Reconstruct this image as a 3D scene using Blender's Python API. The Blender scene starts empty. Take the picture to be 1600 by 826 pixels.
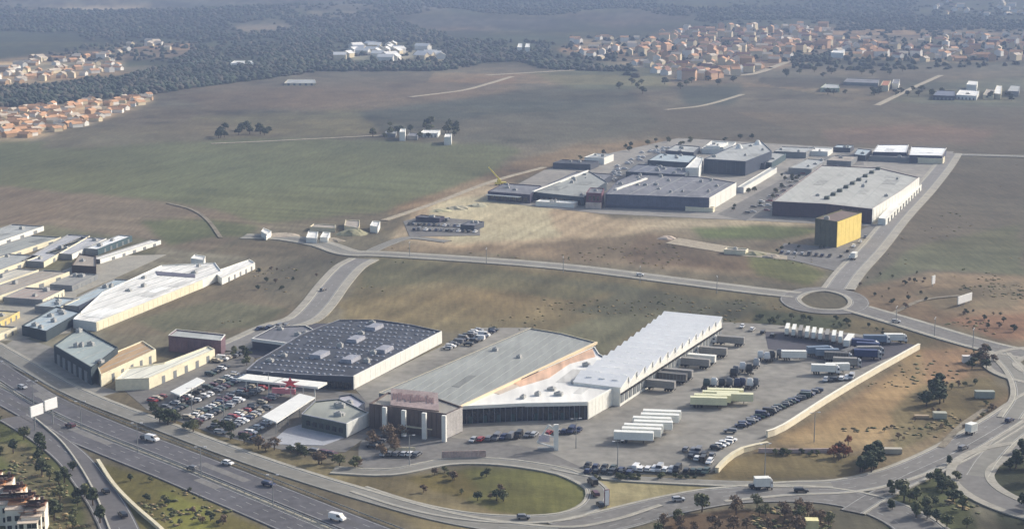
import bpy, bmesh, math, random
import numpy as np
from mathutils import Vector, Matrix, noise as mnoise
from mathutils.geometry import tessellate_polygon
random.seed(7)
SC = bpy.context.scene
COL = SC.collection
R = math.radians
# ---------------------------------------------------------------- camera, sky, sun, exposure
H = 165.0; FPX = 2600.0; PITCH = math.atan(493.0 / FPX)
cam = bpy.data.cameras.new('camera'); camo = bpy.data.objects.new('camera', cam); COL.objects.link(camo)
camo.location = (0, 0, H); camo.rotation_euler = (R(90) - PITCH, 0, 0)
cam.sensor_width = 36.0; cam.lens = 36.0 * FPX / 1600.0; cam.clip_start = 1.0; cam.clip_end = 60000.0
SC.camera = camo
SUN_EL = R(29); SUN_DIR = Vector((0.86, 0.50, 0)).normalized()
w = bpy.data.worlds.new('World'); SC.world = w; w.use_nodes = True
nt = w.node_tree
for n in list(nt.nodes): nt.nodes.remove(n)
sky = nt.nodes.new('ShaderNodeTexSky'); sky.sky_type = 'NISHITA'; sky.sun_disc = False
sky.sun_elevation = SUN_EL; sky.sun_rotation = math.atan2(SUN_DIR.x, SUN_DIR.y)
sky.dust_density = 4.0; sky.air_density = 1.0; sky.ozone_density = 0.3
bg = nt.nodes.new('ShaderNodeBackground'); bg.inputs[1].default_value = 0.145
wo = nt.nodes.new('ShaderNodeOutputWorld')
nt.links.new(sky.outputs[0], bg.inputs[0]); nt.links.new(bg.outputs[0], wo.inputs[0])
sl = bpy.data.lights.new('sun', 'SUN'); sl.energy = 3.35; sl.angle = R(0.6); sl.color = (1.0, 0.965, 0.91)
so = bpy.data.objects.new('sun', sl); COL.objects.link(so)
sd = Vector((SUN_DIR.x * math.cos(SUN_EL), SUN_DIR.y * math.cos(SUN_EL), math.sin(SUN_EL)))
so.rotation_euler = (-sd).to_track_quat('-Z', 'Y').to_euler(); so.location = (300, 300, 400)
SC.view_settings.view_transform = 'Standard'; SC.view_settings.look = 'None'
SC.view_settings.exposure = 0.42; SC.view_settings.gamma = 1.0
SC.cycles.use_denoising = True; SC.cycles.max_bounces = 5; SC.cycles.volume_bounces = 0
KALB = 0.84

# ---------------------------------------------------------------- coordinates
_c, _s = math.cos(PITCH), math.sin(PITCH)
def ray(px, py):
    dx, dy, dz = px - 800.0, FPX, -(py - 413.0)
    return Vector((dx, dy * _c + dz * _s, -dy * _s + dz * _c))
def hill(x, y):
    d = max(0.0, min(1.0, (y - 3500.0) / 6500.0)); d = d * d * (3 - 2 * d)
    n = mnoise.noise(Vector((x / 1500.0, y / 1500.0, 3.1))) + 0.5 * mnoise.noise(Vector((x / 600.0, y / 600.0, 1.7)))
    e = max(0.0, min(1.0, (y - 3300.0) / 900.0))
    return d * 250.0 + max(0.0, n + 0.35) * 26.0 * e
def g(px, py, z=0.0):                       # the point of the level z that this direction meets
    d = ray(px, py); t = (z - H) / d.z
    return Vector((d.x * t, d.y * t, z))
def gt(px, py):                             # the same on the hills
    d = ray(px, py).normalized(); t = 3000.0
    if d.z < 0 and (H / -d.z) < 3350: return g(px, py)
    while t < 20000:
        p = Vector((0, 0, H)) + d * t
        if p.z <= hill(p.x, p.y): return p
        t += 12.0
    return p
A_ANG = R(-20.0)                            # street grid of the estates
AX = Vector((math.cos(A_ANG), math.sin(A_ANG), 0)); BX = Vector((-AX.y, AX.x, 0))

# ---------------------------------------------------------------- materials
def lin(c):
    return tuple(((v / 255.0) / 12.92 if v / 255.0 <= 0.04045 else ((v / 255.0 + 0.055) / 1.055) ** 2.4) for v in c)
MATS = {}
def mat(name, rgb, rough=0.8, var=0.18, scale=0.25, metal=0.0, streak=0.0, bump=0.0, obj=False, spec=0.3):
    if name in MATS: return MATS[name]
    m = bpy.data.materials.new(name); m.use_nodes = True; t = m.node_tree; m['rgb'] = list(rgb)
    b = t.nodes['Principled BSDF']; c = lin(rgb)
    b.inputs['Roughness'].default_value = rough; b.inputs['Metallic'].default_value = metal
    b.inputs['Specular IOR Level'].default_value = spec
    tc = t.nodes.new('ShaderNodeTexCoord'); geo = t.nodes.new('ShaderNodeNewGeometry')
    src = tc.outputs['Object'] if obj else geo.outputs['Position']
    n1 = t.nodes.new('ShaderNodeTexNoise'); n1.inputs['Scale'].default_value = scale; n1.inputs['Detail'].default_value = 6
    n2 = t.nodes.new('ShaderNodeTexNoise'); n2.inputs['Scale'].default_value = scale * 7; n2.inputs['Detail'].default_value = 4
    t.links.new(src, n1.inputs['Vector'])
    if streak:
        mp = t.nodes.new('ShaderNodeMapping'); mp.inputs['Rotation'].default_value = (0, 0, -A_ANG)
        mp.inputs['Scale'].default_value = (1.0, 0.08, 0.3)
        t.links.new(src, mp.inputs['Vector']); t.links.new(mp.outputs[0], n2.inputs['Vector'])
    else: t.links.new(src, n2.inputs['Vector'])
    ad = t.nodes.new('ShaderNodeMath'); ad.operation = 'ADD'
    t.links.new(n1.outputs[0], ad.inputs[0]); t.links.new(n2.outputs[0], ad.inputs[1])
    mr = t.nodes.new('ShaderNodeMapRange'); mr.inputs[1].default_value = 0.65; mr.inputs[2].default_value = 1.35
    mr.inputs[3].default_value = 1 - var * 1.6; mr.inputs[4].default_value = 1 + var * 1.6
    t.links.new(ad.outputs[0], mr.inputs[0])
    mx = t.nodes.new('ShaderNodeVectorMath'); mx.operation = 'SCALE'; mx.inputs[0].default_value = c
    t.links.new(mr.outputs[0], mx.inputs['Scale']); t.links.new(mx.outputs[0], b.inputs['Base Color'])
    if bump:
        bp = t.nodes.new('ShaderNodeBump'); bp.inputs['Distance'].default_value = bump
        t.links.new(n2.outputs[0], bp.inputs['Height']); t.links.new(bp.outputs[0], b.inputs['Normal'])
    MATS[name] = m; return m
ASPH = lambda: mat('asphalt', (108, 106, 102), 0.9, 0.2, 0.06)
ASPD = lambda: mat('dark_asphalt', (70, 69, 76), 0.9, 0.14, 0.05)
YARD = lambda: mat('yard_concrete', (128, 125, 117), 0.9, 0.24, 0.03)
PAVE = lambda: mat('pavement_concrete', (150, 146, 134), 0.9, 0.15, 0.1)
KERB = lambda: mat('kerb_concrete', (178, 174, 160), 0.9, 0.12, 0.3)
PAINT = lambda: mat('road_paint', (158, 158, 154), 0.7, 0.2, 0.5)
GLASS = lambda: mat('dark_glass', (26, 32, 42), 0.12, 0.15, 0.4, spec=0.6)
RUB = lambda: mat('rubber', (22, 22, 23), 0.9, 0.1, 2.0)
STEEL = lambda: mat('galvanised_steel', (150, 152, 152), 0.5, 0.1, 1.0, metal=0.4)
WHITEM = lambda: mat('white_metal', (222, 222, 216), 0.55, 0.06, 0.3)

# ---------------------------------------------------------------- mesh collecting
class MB:
    def __init__(s): s.v = []; s.f = []
    def quad(s, a, b, c, d):
        i = len(s.v); s.v += [tuple(a), tuple(b), tuple(c), tuple(d)]; s.f.append((i, i + 1, i + 2, i + 3)); return s
    def box(s, cx, cy, z0, sx, sy, sz, rot=0.0, tx=0.0, ty=0.0):      # tx, ty: how much the top is narrower
        i = len(s.v); c, n = math.cos(rot), math.sin(rot)
        for z, kx, ky in ((z0, 0, 0), (z0 + sz, tx, ty)):
            for ux, uy in ((-1, -1), (1, -1), (1, 1), (-1, 1)):
                x, y = ux * (sx / 2 - kx), uy * (sy / 2 - ky)
                s.v.append((cx + x * c - y * n, cy + x * n + y * c, z))
        s.f += [(i + 3, i + 2, i + 1, i), (i + 4, i + 5, i + 6, i + 7)] + [(i + k, i + (k + 1) % 4, i + 4 + (k + 1) % 4, i + 4 + k) for k in range(4)]
        return s
    def cyl(s, p, q, r0, r1=None, n=7):
        r1 = r0 if r1 is None else r1; p = Vector(p); q = Vector(q); ax = (q - p).normalized()
        u = ax.orthogonal().normalized(); w_ = ax.cross(u); i = len(s.v)
        for c, r in ((p, r0), (q, r1)):
            for k in range(n):
                a = 2 * math.pi * k / n; s.v.append(tuple(c + (u * math.cos(a) + w_ * math.sin(a)) * r))
        s.f += [(i + k, i + (k + 1) % n, i + n + (k + 1) % n, i + n + k) for k in range(n)]
        s.f += [tuple(range(i + n - 1, i - 1, -1)), tuple(range(i + n, i + 2 * n))]
        return s
    def prism(s, poly, z0, z1, bottom=False):
        n = len(poly); i = len(s.v)
        s.v += [(p[0], p[1], z0) for p in poly] + [(p[0], p[1], z1) for p in poly]
        s.f += [(i + k, i + (k + 1) % n, i + n + (k + 1) % n, i + n + k) for k in range(n)]
        for t in tessellate_polygon([[Vector((p[0], p[1], 0)) for p in poly]]):
            a, b, c = t
            pa, pb, pc = poly[a], poly[b], poly[c]
            if (pb[0] - pa[0]) * (pc[1] - pa[1]) - (pb[1] - pa[1]) * (pc[0] - pa[0]) < 0: b, c = c, b
            s.f.append((i + n + a, i + n + b, i + n + c))
            if bottom: s.f.append((i + c, i + b, i + a))
        return s
    def mesh(s, name, m, smooth=False):
        me = bpy.data.meshes.new(name); me.from_pydata(s.v, [], s.f)
        if m: me.materials.append(m)
        if smooth: me.polygons.foreach_set('use_smooth', [True] * len(me.polygons))
        me.update(); return me
    def build(s, name, m, parent=None, org=None, smooth=False):
        if org is None and parent is not None: org = parent.get('_o')
        if org is not None:
            ox, oy = org[0], org[1]; oz = org[2] if len(org) > 2 else 0.0
            s.v = [(x - ox, y - oy, z - oz) for x, y, z in s.v]
        o = bpy.data.objects.new(name, s.mesh(name, m, smooth)); COL.objects.link(o)
        if parent is not None: o.parent = parent
        elif org is not None: o.location = (ox, oy, oz)
        return o
def tag(o, label=None, cat=None, group=None, kind=None):
    if label: o['label'] = label
    if cat: o['category'] = cat
    if group: o['group'] = group
    if kind: o['kind'] = kind
    return o
def thing(name, loc, label, cat, group=None):
    o = bpy.data.objects.new(name, None); COL.objects.link(o); o.location = loc
    o['_o'] = [loc[0], loc[1], loc[2] if len(loc) > 2 else 0.0]
    o.empty_display_size = 1.0
    return tag(o, label, cat, group)
def ccw(pts):
    a = sum(pts[i][0] * pts[(i + 1) % len(pts)][1] - pts[(i + 1) % len(pts)][0] * pts[i][1] for i in range(len(pts)))
    return pts if a > 0 else pts[::-1]
def inset(poly, d):
    n = len(poly); out = []
    for i in range(n):
        p0, p1, p2 = Vector(poly[i - 1][:2]), Vector(poly[i][:2]), Vector(poly[(i + 1) % n][:2])
        a, b = (p1 - p0).normalized(), (p2 - p1).normalized()
        na, nb = Vector((-a.y, a.x)), Vector((-b.y, b.x)); m = na + nb
        L = m.dot(na)
        m = m / L if L > 0.35 else na
        q = p1 + m * d; out.append((q.x, q.y))
    return out
ORD = ['first', 'second', 'third', 'fourth', 'fifth', 'sixth', 'seventh', 'eighth', 'ninth', 'tenth', 'eleventh', 'twelfth', 'thirteenth',
       'fourteenth', 'fifteenth', 'sixteenth', 'seventeenth', 'eighteenth', 'nineteenth', 'twentieth']
def od(i):
    if i < 20: return ORD[i]
    n = i + 1; return '%d%s' % (n, 'th' if n % 100 in (11, 12, 13) else {1: 'st', 2: 'nd', 3: 'rd'}.get(n % 10, 'th'))

# ---------------------------------------------------------------- numpy noise
def vnoise(x, y, seed=0):
    xi, yi = np.floor(x).astype(np.int64), np.floor(y).astype(np.int64); fx, fy = x - xi, y - yi
    fx, fy = fx * fx * (3 - 2 * fx), fy * fy * (3 - 2 * fy)
    def h(a, b):
        k = (a * 374761393 + b * 668265263 + seed * 974711) & 0xffffffff
        k = ((k ^ (k >> 13)) * 1274126177) & 0xffffffff; return ((k ^ (k >> 16)) & 0xffff) / 32767.5 - 1
    return (h(xi, yi) * (1 - fx) + h(xi + 1, yi) * fx) * (1 - fy) + (h(xi, yi + 1) * (1 - fx) + h(xi + 1, yi + 1) * fx) * fy
def fbm(x, y, seed=0, o=4):
    r = 0; a = 1.0
    for k in range(o): r = r + a * vnoise(x * 2 ** k, y * 2 ** k, seed + k); a *= 0.5
    return r
def inpoly(px, py, poly):
    r = np.zeros(px.shape, bool); n = len(poly)
    for i in range(n):
        x1, y1 = poly[i]; x2, y2 = poly[(i + 1) % n]
        if y1 == y2: continue
        c = ((y1 > py) != (y2 > py)) & (px < (x2 - x1) * (py - y1) / (y2 - y1) + x1); r ^= c
    return r

# ---------------------------------------------------------------- ground: one sheet, soil and crop colours of the fields
# every field: outline (as seen from the camera, carried onto the level ground), its own colour, unevenness
FIELDS = [
 ([(-900, 112), (300, 104), (800, 100), (1250, 100), (2500, 100), (2500, -200), (-900, -200)], (62, 70, 52), .25),   # far woods floor
 ([(1000, 60), (1060, 46), (1302, 42), (1700, 50), (1700, 94), (1470, 98), (1302, 88), (1150, 124), (1040, 128), (1000, 100)], (128, 112, 94), .3),
 ([(870, 78), (905, 60), (1000, 62), (1000, 104), (900, 92)], (136, 120, 98), .3),
 ([(520, 92), (560, 72), (700, 84), (700, 96)], (170, 166, 150), .2),
 ([(-900, 50), (100, 22), (420, 10), (700, 22), (700, -100), (-900, -100)], (90, 90, 82), .35),
 ([(-300, 118), (60, 118), (210, 92), (330, 86), (300, 66), (120, 80), (0, 92), (-300, 95)], (128, 112, 92), .25),
 ([(430, 44), (560, 30), (700, 24), (860, 28), (900, 44), (720, 52), (560, 52)], (82, 80, 76), .35),
 ([(60, 14), (200, 8), (260, 14), (120, 22)], (150, 144, 132), .2),
 ([(360, 40), (440, 36), (470, 46), (380, 52)], (150, 138, 122), .2),
 ([(460, 24), (560, 18), (600, 24), (500, 32)], (144, 138, 128), .2),
 ([(860, 24), (1020, 16), (1100, 30), (960, 44)], (88, 82, 76), .3),
 ([(-900, 300), (0, 225), (160, 195), (300, 135), (500, 118), (760, 112), (1230, 110), (2500, 95), (2500, 270), (1600, 255), (1060, 218), (800, 235), (420, 225)], (108, 102, 90), .2),
 ([(-300, 180), (50, 170), (245, 149), (240, 160), (150, 192), (60, 216), (0, 228), (-300, 240)], (168, 152, 128), .25),
 ([(-300, 106), (60, 92), (192, 84), (192, 112), (60, 132), (-300, 138)], (150, 138, 116), .25),
 ([(270, 150), (420, 136), (640, 128), (800, 118), (820, 150), (560, 175), (330, 170)], (112, 100, 86), .15),
 ([(300, 180), (560, 172), (700, 190), (520, 215), (280, 205)], (112, 108, 86), .15),
 ([(560, 176), (820, 140), (980, 130), (1000, 160), (860, 180), (760, 205), (600, 208)], (84, 86, 78), .2),
 ([(640, 205), (760, 180), (1000, 165), (1060, 190), (960, 215), (780, 228)], (96, 94, 84), .15),
 ([(820, 112), (1030, 104), (1050, 140), (900, 140)], (102, 104, 84), .15),
 ([(1060, 135), (1160, 132), (1150, 165), (1070, 168)], (72, 78, 72), .15),
 ([(1000, 168), (1180, 160), (1500, 158), (1900, 160), (1900, 240), (1490, 240), (1270, 228), (1060, 214)], (100, 94, 84), .12),
 ([(1280, 205), (1420, 195), (1560, 205), (1520, 226), (1300, 226)], (110, 96, 88), .12),
 ([(1180, 120), (1420, 116), (1420, 160), (1180, 158)], (104, 98, 86), .2),
 ([(1600, 120), (1420, 130), (1390, 160), (1600, 168)], (92, 96, 84), .2),
 ([(-900, 330), (0, 222), (200, 222), (430, 216), (770, 224), (810, 232), (770, 268), (600, 332), (400, 348), (290, 362), (0, 300), (-900, 440)], (100, 105, 80), .10),
 ([(100, 205), (330, 188), (430, 214), (200, 228), (60, 232)], (110, 104, 88), .12),
 ([(-900, 390), (0, 290), (140, 300), (320, 325), (420, 352), (300, 400), (160, 372), (0, 350), (-900, 500)], (116, 106, 94), .12),
 ([(220, 345), (320, 340), (400, 352), (385, 370), (330, 372), (260, 385)], (92, 97, 72), .12),
 ([(600, 335), (780, 262), (900, 226), (1060, 218), (1060, 235), (940, 262), (840, 268), (700, 320)], (128, 112, 92), .15),
 ([(390, 372), (470, 382), (545, 400), (505, 430), (440, 500), (380, 520), (170, 525), (155, 515), (310, 445), (400, 412), (330, 396)], (110, 102, 89), .14),
 ([(200, 500), (330, 470), (440, 480), (400, 512), (260, 520)], (98, 98, 82), .15),
 ([(440, 405), (550, 400), (470, 480), (400, 470)], (100, 95, 84), .15),
 ([(585, 398), (780, 412), (1240, 470), (1330, 492), (1500, 540), (1430, 545), (1130, 512), (930, 545), (830, 515), (700, 518), (520, 498)], (110, 102, 80), .16),
 ([(585, 402), (760, 415), (1000, 450), (900, 470), (700, 440), (560, 450)], (98, 96, 76), .14),
 ([(520, 470), (700, 450), (900, 470), (880, 500), (700, 500), (540, 496)], (116, 106, 82), .2),
 ([(760, 425), (1200, 476), (1130, 512), (900, 490), (960, 460)], (86, 86, 72), .14),
 ([(1180, 482), (1330, 496), (1330, 515), (1180, 505)], (74, 80, 60), .14),
 ([(930, 500), (1060, 480), (1040, 495), (930, 560), (860, 520)], (106, 106, 88), .2),
 ([(590, 380), (760, 380), (980, 345), (1290, 352), (1300, 410), (1270, 450), (1060, 425), (760, 396), (600, 392)], (124, 112, 96), .2),
 ([(970, 395), (1010, 365), (1100, 378), (1180, 400), (1170, 425), (980, 412)], (104, 90, 76), .2),
 ([(1080, 355), (1230, 350), (1290, 358), (1220, 372), (1100, 375)], (92, 98, 64), .2),
 ([(1170, 395), (1215, 398), (1290, 425), (1260, 448), (1170, 432)], (98, 100, 66), .2),
 ([(600, 372), (640, 335), (770, 280), (860, 300), (960, 340), (1290, 340), (1290, 352), (1180, 352), (1040, 355), (960, 372), (800, 382), (690, 385)], (164, 150, 130), .14),
 ([(655, 345), (700, 312), (800, 300), (860, 320), (870, 370), (740, 378), (700, 380)], (176, 170, 148), .1),
 ([(1500, 246), (2500, 240), (2500, 470), (1600, 445), (1350, 455), (1340, 440), (1440, 300)], (96, 91, 82), .1),
 ([(1440, 380), (1600, 350), (1600, 430), (1450, 420), (1345, 445)], (94, 96, 78), .15),
 ([(1340, 450), (1450, 425), (1600, 430), (2500, 450), (2500, 570), (1600, 540), (1480, 510), (1350, 480)], (124, 108, 90), .2),
 ([(1430, 455), (1600, 440), (1600, 480), (1480, 490)], (108, 98, 82), .2),
 ([(1480, 500), (1620, 490), (1620, 530), (1560, 530)], (128, 100, 82), .2),
 ([(1440, 545), (1470, 528), (1560, 545), (1560, 600), (1600, 620), (1480, 680), (1350, 745), (1120, 748), (1200, 685)], (120, 106, 86), .22),
 ([(1205, 685), (1320, 630), (1440, 545), (1470, 560), (1420, 640), (1360, 690), (1290, 700)], (146, 127, 98), .16),
 ([(1445, 545), (1530, 545), (1520, 590), (1450, 610)], (148, 122, 98), .16),
 ([(1130, 720), (1200, 700), (1340, 705), (1340, 742), (1110, 748)], (118, 106, 78), .2),
 ([(1380, 640), (1440, 600), (1550, 590), (1580, 615), (1500, 665), (1380, 700)], (112, 104, 80), .2),
 ([(672, 742), (730, 728), (860, 735), (920, 765), (922, 800), (860, 812), (760, 800), (690, 772), (664, 756)], (98, 99, 60), .2),
 ([(600, 752), (720, 735), (740, 770), (700, 790), (640, 768)], (104, 96, 60), .25),
 ([(-400, 560), (0, 655), (60, 685), (120, 760), (160, 900), (-400, 900)], (92, 98, 62), .22),
 ([(0, 690), (50, 690), (110, 790), (90, 900), (40, 800)], (108, 104, 80), .2),
 ([(150, 722), (250, 745), (420, 830), (560, 900), (260, 900)], (104, 100, 62), .2),
 ([(250, 760), (330, 800), (330, 900), (280, 900)], (112, 114, 58), .2),
 ([(560, 735), (620, 742), (760, 800), (860, 818), (700, 850), (560, 770), (400, 715), (230, 655), (250, 640), (430, 700)], (120, 112, 88), .2),
 ([(1000, 900), (1040, 805), (1140, 790), (1290, 800), (1330, 900)], (98, 80, 64), .3),
 ([(1380, 900), (1400, 790), (1420, 750), (1500, 715), (1520, 770), (1560, 900)], (82, 84, 56), .25),
 ([(1560, 700), (1700, 690), (1800, 900), (1600, 900), (1550, 760)], (66, 68, 52), .25),
 ([(920, 745), (1110, 748), (1340, 752), (1050, 775), (960, 800), (930, 790)], (150, 142, 112), .15),
 ([(-200, 440), (110, 410), (250, 385), (400, 405), (330, 440), (150, 520), (200, 600), (60, 560), (0, 530), (-200, 500)], (128, 124, 112), .15),
 ([(60, 350), (240, 375), (240, 400), (60, 440)], (98, 98, 82), .2),
]
def build_ground():
    nv, nu = 520, 560
    v = np.concatenate([np.linspace(1 / 420.0, 1 / 9000.0, nv), 1 / np.array([10500., 12500., 14500.])])
    D = np.concatenate([np.array([-600., 0., 200., 330.]), 1 / v])
    ui = np.linspace(-0.34, 0.34, nu); u = np.concatenate([[-1.4, -.9, -.6, -.45, -.38], ui, [.38, .45, .6, .9, 1.4]])
    DD, UU = np.meshgrid(D, u, indexing='ij'); X = UU * (np.maximum(DD, 0) + 160.0) * 1.0; Y = DD
    Z = np.zeros_like(X)
    far = np.argwhere(Y > 3250)
    for i, j in far: Z[i, j] = hill(X[i, j], Y[i, j])
    ys = np.maximum(Y, 250.0)
    cz, cy = Z - H, ys
    depth = cy * _c - cz * _s; up = cy * _s + cz * _c
    PX = 800 + FPX * X / depth; PY = 413 - FPX * up / depth
    # uneven edges
    e1, e2 = fbm(X / 60, Y / 60, 5, 4), fbm(X / 60, Y / 60, 19, 4)
    amp = np.clip(900.0 / np.maximum(ys, 300), .25, 1.6)
    QX, QY = PX + e1 * 9 * amp, PY + e2 * 3.2 * amp
    base = np.array(lin((108, 103, 90)))
    C = np.ones(X.shape + (3,)) * base; V = np.full(X.shape, .18)
    for poly, rgb, var in FIELDS:
        k = inpoly(QX, QY, poly); C[k] = lin(rgb); V[k] = var
    lum = C @ np.array([.3, .55, .15]); C = C * .97 + lum[..., None] * .03; C = np.clip(C, .01, 1)
    for _k in range(3):                                       # soil colours run into each other at the field edges
        C[1:-1] = (C[:-2] + 2 * C[1:-1] + C[2:]) / 4; C[:, 1:-1] = (C[:, :-2] + 2 * C[:, 1:-1] + C[:, 2:]) / 4
    # patchwork of the far plain and hills
    cell = np.floor(X / 230 + 0.5 * fbm(X / 700, Y / 700, 3, 2)) * 17 + np.floor(Y / 170 + 0.4 * fbm(X / 500, Y / 900, 4, 2) + X / 900) * 31
    rnd = (np.sin(cell * 12.9898) * 43758.5453) % 1.0
    pm = np.clip((Y - 1350) / 700, 0, 1); C *= (1 - .16 * np.clip((Y - 1000) / 700, 0, 1))[..., None]
    C *= (1 + (rnd - .5) * 0.55 * pm)[..., None]
    warm = np.where(rnd > .8, 1.0, 0.0) * pm
    C[..., 0] *= 1 + .25 * warm; C[..., 1] *= 1 + .12 * warm
    # mottling of soil, weeds and crop
    m1 = fbm(X / 90, Y / 90, 31, 5); m2 = fbm(X / 14, Y / 22, 47, 4); m3 = fbm(X / 260, Y / 420, 60, 4)
    C *= (1 + V * (1.2 * m1 + 1.15 * m2) + 0.07 * m3)[..., None]
    uu, vv = X * AX.x + Y * AX.y, X * BX.x + Y * BX.y; sel = vnoise(X / 190, Y / 260, 88) > 0
    plough = np.where(sel, fbm(uu / 5.0, vv / 160, 90, 3), fbm(uu / 160, vv / 7.0, 93, 3)); C *= (1 + .16 * plough * np.clip(1.6 - Y / 1500, .25, 1))[..., None]
    weeds = np.clip(fbm(X / 35, Y / 50, 120, 4) - .35, 0, 1) * V * 2.2; C *= (1 - np.clip(weeds, 0, .5))[..., None]
    gr = np.clip(fbm(X / 120, Y / 120, 77, 4) * .8, -1, 1) * V * 0.9
    C[..., 0] *= 1 + .5 * gr; C[..., 2] *= 1 - .35 * gr
    C = np.clip(C * KALB * np.array([1.06, 1.02, .88]), .01, .8)
    ny, nx = X.shape
    co = np.stack([X, Y, Z], -1).reshape(-1, 3).astype(np.float32)
    i = np.arange((ny - 1) * (nx - 1)); r, c = i // (nx - 1), i % (nx - 1); a = r * nx + c
    faces = np.stack([a, a + 1, a + nx + 1, a + nx], -1).astype(np.int32)
    me = bpy.data.meshes.new('ground')
    me.vertices.add(len(co)); me.vertices.foreach_set('co', co.ravel())
    me.loops.add(faces.size); me.loops.foreach_set('vertex_index', faces.ravel())
    me.polygons.add(len(faces)); me.polygons.foreach_set('loop_start', np.arange(0, faces.size, 4, dtype=np.int32))
    me.polygons.foreach_set('loop_total', np.full(len(faces), 4, np.int32))
    at = me.color_attributes.new('soil', 'FLOAT_COLOR', 'POINT')
    at.data.foreach_set('color', np.concatenate([C.reshape(-1, 3), np.ones((len(co), 1))], 1).astype(np.float32).ravel())
    me.update(calc_edges=True); me.validate()
    me.polygons.foreach_set('use_smooth', [True] * len(me.polygons))
    m = bpy.data.materials.new('ground'); m.use_nodes = True; t = m.node_tree; b = t.nodes['Principled BSDF']
    b.inputs['Roughness'].default_value = 0.95; b.inputs['Specular IOR Level'].default_value = 0.1
    ca = t.nodes.new('ShaderNodeAttribute'); ca.attribute_name = 'soil'
    geo = t.nodes.new('ShaderNodeNewGeometry')
    n1 = t.nodes.new('ShaderNodeTexNoise'); n1.inputs['Scale'].default_value = .35; n1.inputs['Detail'].default_value = 8; n1.inputs['Roughness'].default_value = .7
    mp = t.nodes.new('ShaderNodeMapping'); mp.inputs['Rotation'].default_value = (0, 0, R(20)); mp.inputs['Scale'].default_value = (.5, .05, 1)
    n2 = t.nodes.new('ShaderNodeTexNoise'); n2.inputs['Scale'].default_value = 1.0; n2.inputs['Detail'].default_value = 5
    t.links.new(geo.outputs['Position'], n1.inputs['Vector']); t.links.new(geo.outputs['Position'], mp.inputs['Vector']); t.links.new(mp.outputs[0], n2.inputs['Vector'])
    ad = t.nodes.new('ShaderNodeMath'); ad.operation = 'ADD'; t.links.new(n1.outputs[0], ad.inputs[0]); t.links.new(n2.outputs[0], ad.inputs[1])
    mr = t.nodes.new('ShaderNodeMapRange'); mr.inputs[1].default_value = .6; mr.inputs[2].default_value = 1.4; mr.inputs[3].default_value = .68; mr.inputs[4].default_value = 1.32
    t.links.new(ad.outputs[0], mr.inputs[0])
    mx = t.nodes.new('ShaderNodeVectorMath'); mx.operation = 'SCALE'; t.links.new(ca.outputs['Color'], mx.inputs[0]); t.links.new(mr.outputs[0], mx.inputs['Scale'])
    t.links.new(mx.outputs[0], b.inputs['Base Color'])
    bp = t.nodes.new('ShaderNodeBump'); bp.inputs['Distance'].default_value = .6; bp.inputs['Strength'].default_value = .5
    t.links.new(n1.outputs[0], bp.inputs['Height']); t.links.new(bp.outputs[0], b.inputs['Normal'])
    me.materials.append(m)
    o = bpy.data.objects.new('ground', me); COL.objects.link(o); tag(o, kind='structure')
build_ground()

# ---------------------------------------------------------------- paved areas
_z = [0.04]
def nz(step=0.012): _z[0] += step; return _z[0]
def paved(name, pts, m, label=None):
    z = nz(); P = ccw([tuple(g(x, y, 0)[:2]) for x, y in pts]); b = MB().prism(P, -0.3, z)
    o = b.build(name, m); return tag(o, label, kind='structure')
paved('goods_yard', [(1128, 503), (1200, 506), (1345, 522), (1432, 546), (1330, 606), (1200, 683), (1110, 738), (925, 742), (900, 728), (840, 716), (700, 712), (700, 655), (925, 632), (965, 625)], YARD())
paved('forecourt', [(560, 700), (575, 665), (705, 683), (845, 700), (905, 728), (925, 742), (930, 752), (860, 732), (720, 722), (600, 738), (560, 728)], ASPH())
paved('car_park', [(190, 606), (330, 556), (400, 540), (395, 575), (480, 605), (560, 615), (580, 630), (575, 680), (540, 706), (440, 702), (340, 680), (230, 640)], ASPH())
paved('side_yard', [(360, 540), (395, 525), (440, 506), (520, 505), (520, 520), (430, 548), (400, 560)], ASPD())
paved('alley', [(553, 606), (692, 540), (745, 512), (830, 512), (600, 620), (575, 630)], YARD())
paved('lorry_park', [(1195, 518), (1300, 520), (1440, 540), (1345, 575), (1200, 545)], ASPD())
paved('estate_yard', [(0, 545), (30, 525), (90, 545), (150, 600), (185, 612), (150, 622), (80, 600), (0, 566)], YARD())
paved('estate_yard', [(-60, 470), (60, 440), (150, 400), (260, 398), (190, 430), (120, 460), (110, 520), (30, 530), (-60, 540)], PAVE())
paved('estate_ground', [(760, 314), (850, 266), (960, 238), (1060, 216), (1300, 230), (1490, 237), (1440, 300), (1372, 354), (1290, 350), (940, 334), (830, 322)], mat('worn_concrete', (136, 132, 124), .95, .2, .03))
paved('mall_car_park', [(1120, 335), (1290, 245), (1345, 235), (1350, 258), (1285, 262), (1200, 320), (1165, 345)], ASPH())
paved('mall_car_park', [(930, 300), (960, 262), (1060, 225), (1085, 240), (1075, 275), (1000, 295)], ASPH())
paved('store_forecourt', [(1215, 402), (1225, 380), (1290, 386), (1365, 350), (1480, 250), (1492, 248), (1450, 300), (1350, 410), (1310, 425), (1260, 412)], ASPH())
paved('store_apron', [(1362, 352), (1436, 284), (1444, 290), (1390, 352)], PAVE())
paved('dirt_track', [(1060, 372), (1180, 392), (1230, 400), (1230, 406), (1160, 400), (1040, 380)], mat('track_dirt', (156, 146, 126), .95, .25, .2))
paved('dealer_yard', [(630, 346), (660, 338), (750, 345), (750, 368), (640, 370)], ASPH())
paved('pale_forecourt', [(448, 670), (482, 660), (538, 684), (505, 696), (420, 694)], mat('pale_concrete', (160, 162, 166), .85, .1, .2))

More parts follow.
